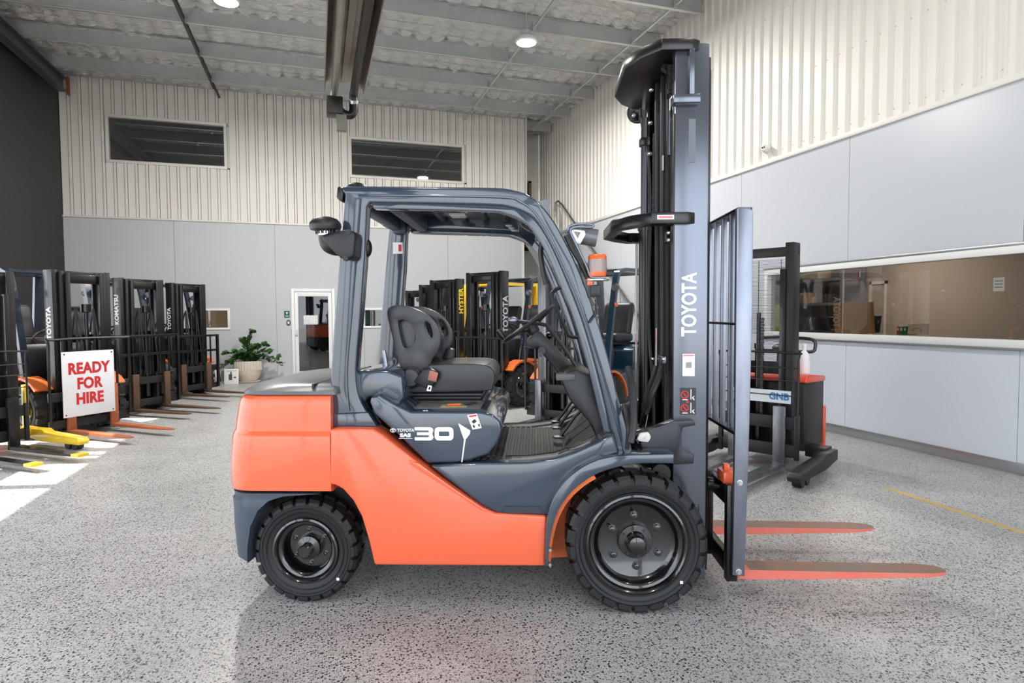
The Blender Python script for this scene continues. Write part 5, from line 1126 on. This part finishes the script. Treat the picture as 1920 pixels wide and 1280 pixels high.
# ---- office behind the long window
of = shell('wall_office', 'taupe office walls behind the long window')
M_taupe = mat('office_taupe', (150, 138, 126), .7)
OX = 9.2
MB().box((OX, -.5, 0), (OX+.05, 12.2, 2.9)).obj('far_wall', M_taupe, of); MB().box((XR+.14, 12.15, 0), (OX, 12.2, 2.9)).obj('end_wall', M_taupe, of); MB().box((XR+.14, -.5, 0), (OX, -.45, 2.9)).obj('end_wall', M_taupe, of)
MB().box((7.55, 5.6, 0), (7.6, 9.15, 2.9)).obj('partition_return', mat('office_grey', (172, 162, 150), .7), of) if False else None
struct(MB().box((XR+.14, -.5, -.1), (OX, 12.2, 0)).obj('floor_office', mat('office_floor', (90, 84, 78), .6)))['label'] = 'office floor behind the window'
struct(MB().box((XR+.14, -.5, 2.9), (OX, 12.2, 2.95)).obj('ceiling_office', mat('office_ceiling', (200, 198, 194), .8)))['label'] = 'office ceiling behind the window'
ol = bpy.data.lights.new('office_fill_glow', 'AREA'); ol.energy = 80; ol.size = .9; ol.color = (1, .93, .85)  # lamp added out of view to brighten the office interior
ot = thing('office_fill_light', 'square ceiling light added out of view inside the office', 'light', (7.9, 7.4, 2.86)); MB().box((-.45, -.45, .0), (.45, .45, .04)).obj('panel', M_white, ot)
oo = bpy.data.objects.new('office_fill_glow', ol); COL.objects.link(oo); oo.parent = ot; oo.location = (0, 0, -.02)
def opt(px, py, X): return on_x(px, py, X)
# shelving rack
a, b = opt(1497, 520, 8.9), opt(1590, 600, 8.9)
rk = thing('shelf_rack', 'grey steel shelving rack seen through the office window', 'shelf', (8.6, (a.y+b.y)/2, 0))
hw_ = abs(a.y-b.y)/2+.15; M_rack = mat('rack_grey', (120, 122, 124), .5, .4)
for sx_ in (0, .45):
    for sy in (-1, 1): MB().box((sx_-.025, sy*hw_-.025, 0), (sx_+.025, sy*hw_+.025, 2.5)).obj('post', M_rack, rk)
for z in (.5, 1.1, 1.62, 2.05): MB().box((-.02, -hw_, z), (.47, hw_, z+.05), .004).obj('shelf_board', M_rack, rk)
for i, (dy, z, s_, c_) in enumerate(((.2, 1.67, (.3, .3, .2), (170, 140, 104)), (-.25, 1.67, (.25, .28, .16), (60, 60, 62)), (.25, 1.15, (.3, .4, .18), (120, 78, 52)), (-.2, 1.15, (.25, .25, .22), (176, 120, 84)), (.1, 2.10, (.3, .5, .2), (190, 170, 146)))):
    o = MB().cbox((.2, 0, s_[2]/2), s_, .01).cbox((.2, 0, s_[2]+.004), (s_[0]*.2, s_[1]*1.002, .006)).obj('storage_box', mat('box_%d' % i, c_, .7)); o.location = (8.6, rk.location.y+dy, z)
    tag(o, ('tan storage box on the rack shelf at eye height', 'black storage box on the rack shelf at eye height', 'brown storage box on the lower rack shelf', 'orange-tan storage box on the lower rack shelf', 'wide pale box on the top rack shelf')[i], 'box')
# reception desk, screen, cardboard, files, frame
dk = thing('office_desk', 'white office desk against the inside of the window', 'desk', (6.75, 4.9, 0))
MB().box((-.38, -2.4, .98), (.38, 2.3, 1.02), .005).obj('desk_top', mat('desk_white', (206, 204, 200), .5), dk)
for sy in (-2.2, 0, 2.1): MB().box((-.34, sy-.02, 0), (.34, sy+.02, .98)).obj('leg_panel', mat('desk_white', (206, 204, 200), .5), dk)
a, b = opt(1493, 594, 6.62), opt(1562, 616, 6.62)
mo = thing('black_monitor', 'dark flat monitor lying behind the window sill', 'monitor', (6.62, (a.y+b.y)/2, 1.02)); hw_ = abs(a.y-b.y)/2
MB().box((0, -hw_, .02), (.05, hw_, a.z-1.02), .008).obj('screen', mat('screen_black', (30, 32, 36), .2), mo); MB().box((-.02, -.15, 0), (.12, .15, .02), .004).obj('stand', M_blk2, mo)
lettering('lettering', 'W', .05, mat('logo_grey', (120, 124, 130), .4), mo, axes((-.001, .02, (a.z-1.02)*.6), (0, -1, 0), (0, 0, 1)), .001)
def upright(px4, X, th, name, lab, cat, m):
    ps = [opt(a_, b_, X) for a_, b_ in px4]; cy_ = sum(p.y for p in ps)/len(ps); z0 = min(p.z for p in ps)
    t_ = thing(name, lab, cat, (X, cy_, z0)); MB().prism([(p.y-cy_, p.z-z0) for p in ps], 0, th, 'x', bev=.002).obj('sheet', m, t_); return t_, cy_, z0
cb, cy_, z0 = upright([(1562, 567), (1632, 566), (1635, 625), (1565, 623)], 6.60, .05, 'cardboard_box', 'flat brown cardboard carton propped behind the window', 'box', mat('cardboard', (190, 148, 96), .75))
for d_ in (-.12, .12): MB().box((-.001, d_-.003, .02), (.002, d_+.003, .2)).obj('fold_line', mat('cardboard_dark', (164, 124, 78), .8), cb)
bk_, cy_, z0 = upright([(1634, 592), (1642, 592), (1638, 624), (1634, 624)], 6.68, .10, 'black_folder', 'black folder beside the cardboard carton', 'folder', M_blk2)
for (px, wpx, c_, lab) in ((1681, 5, (190, 40, 48), 'red binder standing on the desk'), (1687, 6, (24, 120, 60), 'green binder next to the red binder'), (1694, 6, (20, 104, 52), 'darker green binder touching the framed picture')):
    ps = [opt(px, 610, 6.6), opt(px+wpx, 610, 6.6)]; zb_ = opt(px, 626, 6.6).z
    t_ = thing('binder', lab, 'binder', (6.6, (ps[0].y+ps[1].y)/2, zb_-.01), 0, 'binders on the office desk'); hw_ = abs(ps[0].y-ps[1].y)/2-.001
    MB().box((0, -hw_, 0), (.2, hw_, ps[0].z-zb_), .004).obj('cover', mat('binder_%d' % px, c_, .45), t_); MB().box((-.002, -hw_*.6, (ps[0].z-zb_)*.5), (0, hw_*.6, (ps[0].z-zb_)*.8)).obj('spine_label', M_wht, t_)
fr_, cy_, z0 = upright([(1703, 608), (1739, 607), (1737, 627), (1701, 626)], 6.58, .03, 'framed_picture', 'pale wooden framed plaque on the desk behind the glass', 'picture', mat('pale_wood', (206, 186, 160), .5))
MB().tube([(-.004, .055*math.cos(R(t_)), .035+.035*math.sin(R(t_))) for t_ in range(0, 181, 15)], .004, 6).obj('motif', mat('wood_line', (150, 120, 92), .6), fr_)
q = opt(1613.5, 517, OX-.02); t_ = thing('fire_sign', 'red and white fire equipment sign on the office far wall', 'sign', (OX, q.y, q.z))
hy = abs(opt(1608, 517, OX).y-opt(1619, 517, OX).y)/2; hz = (opt(1613, 507, OX).z-opt(1613, 528, OX).z)/2
MB().box((-.02, -hy, -hz), (-.003, hy, hz), .003).obj('plate', M_red, t_); MB().box((-.024, -hy*.4, -hz*.5), (-.019, hy*.4, hz*.85)).obj('pictogram', M_wht, t_); MB().box((-.024, -hy*.7, -hz*.85), (-.019, hy*.7, -hz*.65)).obj('pictogram', M_wht, t_)
d3 = shell('door_3', 'door outline in the office far wall')
a, b = opt(1632, 528, OX), opt(1664, 600, OX); MB().box((OX-.03, b.y, 0), (OX-.002, b.y+.05, a.z)).box((OX-.03, a.y-.05, 0), (OX-.002, a.y, a.z)).box((OX-.03, b.y, a.z-.05), (OX-.002, a.y, a.z)).obj('door_frame', mat('office_trim', (196, 186, 174), .6), d3)
q = opt(1874, 533, XR+.06); t_ = thing('window_sticker', 'small pale notice stuck on the office glass', 'notice', (XR+.052, q.y, q.z)); MB().box((-.002, -.05, -.065), (.0, .05, .065)).obj('sheet', mat('notice_grey', (150, 146, 140), .7), t_)
for i in range(3): MB().box((-.0035, -.035, .03-.03*i), (-.002, .035, .036-.03*i)).obj('print', mat('print_dark', (58, 58, 62), .6), t_)
# hi-vis jacket on a coat peg
q = opt(1467, 595, 6.9); t_ = thing('safety_jacket', 'lime green safety jacket beside the window frame', 'jacket', (6.9, q.y, 0))
zt_ = opt(1467, 570, 6.9).z; zb_ = opt(1467, 630, 6.9).z
MB().loft([[(-.06+.05*math.cos(2*math.pi*k/12)*s_, .10*s_*math.sin(2*math.pi*k/12), z) for k in range(12)] for z, s_ in ((zb_-.4, 1.0), (zb_, 1.05), ((zt_+zb_)/2, .95), (zt_-.05, 1.1), (zt_, .5))]).obj('jacket_body', mat('lime', (170, 214, 40), .7), t_)
MB().ball((-.05, 0, zt_+.07), .07, .08, .09).obj('dark_hood', M_blk2, t_); MB().tube([(-.06, 0, 0), (-.06, 0, zt_)], .015, 8).lathe([(.15, 0), (.15, .02), (0, .03)], (-.06, 0, 0), 'z', 16).obj('coat_stand', M_blk2, t_)

# ---- staircase along the side wall
sta = thing('staircase', 'grey steel staircase with tubular handrails climbing the side wall', 'staircase', (0, 0, 0))
M_st = mat('stair_grey', (150, 152, 152), .5, .3); M_tr = mat('tread_plate', (150, 152, 150), .45, .5, bump=(60, .5, .01))
ybot, ytop, zb0, zt0_ = 10.05, 15.3, 0, 3.5; n_ = 19
for i in range(n_):
    t0 = i/n_; yv = ybot+(ytop-ybot)*t0; z = zb0+(zt0_)*(i+1)/n_
    MB().box((XE+.06, yv, z-.035), (XR-.06, yv+(ytop-ybot)/n_+.02, z), .003).obj('tread', M_tr, sta)
sl_ = (zt0_)/(ytop-ybot)
for xs in (XE+.0, XR-.055): MB().prism([(ybot-.1, 0), (ybot+.18, 0), (ytop+.1, zt0_-.10), (ytop+.1, zt0_+.12), (ybot-.1, .10)], xs, xs+.05, 'x').obj('stringer', M_st, sta)
MB().box((XE, ytop, zt0_-.1), (XR-.02, YB+1.28, zt0_), .004).obj('landing', M_tr, sta)
for xs, yo in ((XR-.09, 0), (XE+.03, 0)):
    hr = [(xs, ytop-.1, zt0_+.70), (xs, ytop-.12, zt0_+.92), (xs, ytop-.30, zt0_+.94), (xs, ytop-.6, zt0_+.78), (xs, ybot+.5, .95+.5*sl_), (xs, ybot+.2, 1.02), (xs, ybot+.0, .98)]
    MB().tube(hr, .021, 8).obj('handrail', mat('rail_steel', (122, 120, 114), .35, .7), sta)
    for k in range(5): yv = ybot+.4+k*1.1; MB().tube([(xs, yv, sl_*(yv-ybot)+.05), (xs, yv, sl_*(yv-ybot)+.97)], .015, 8).obj('baluster', M_st, sta)
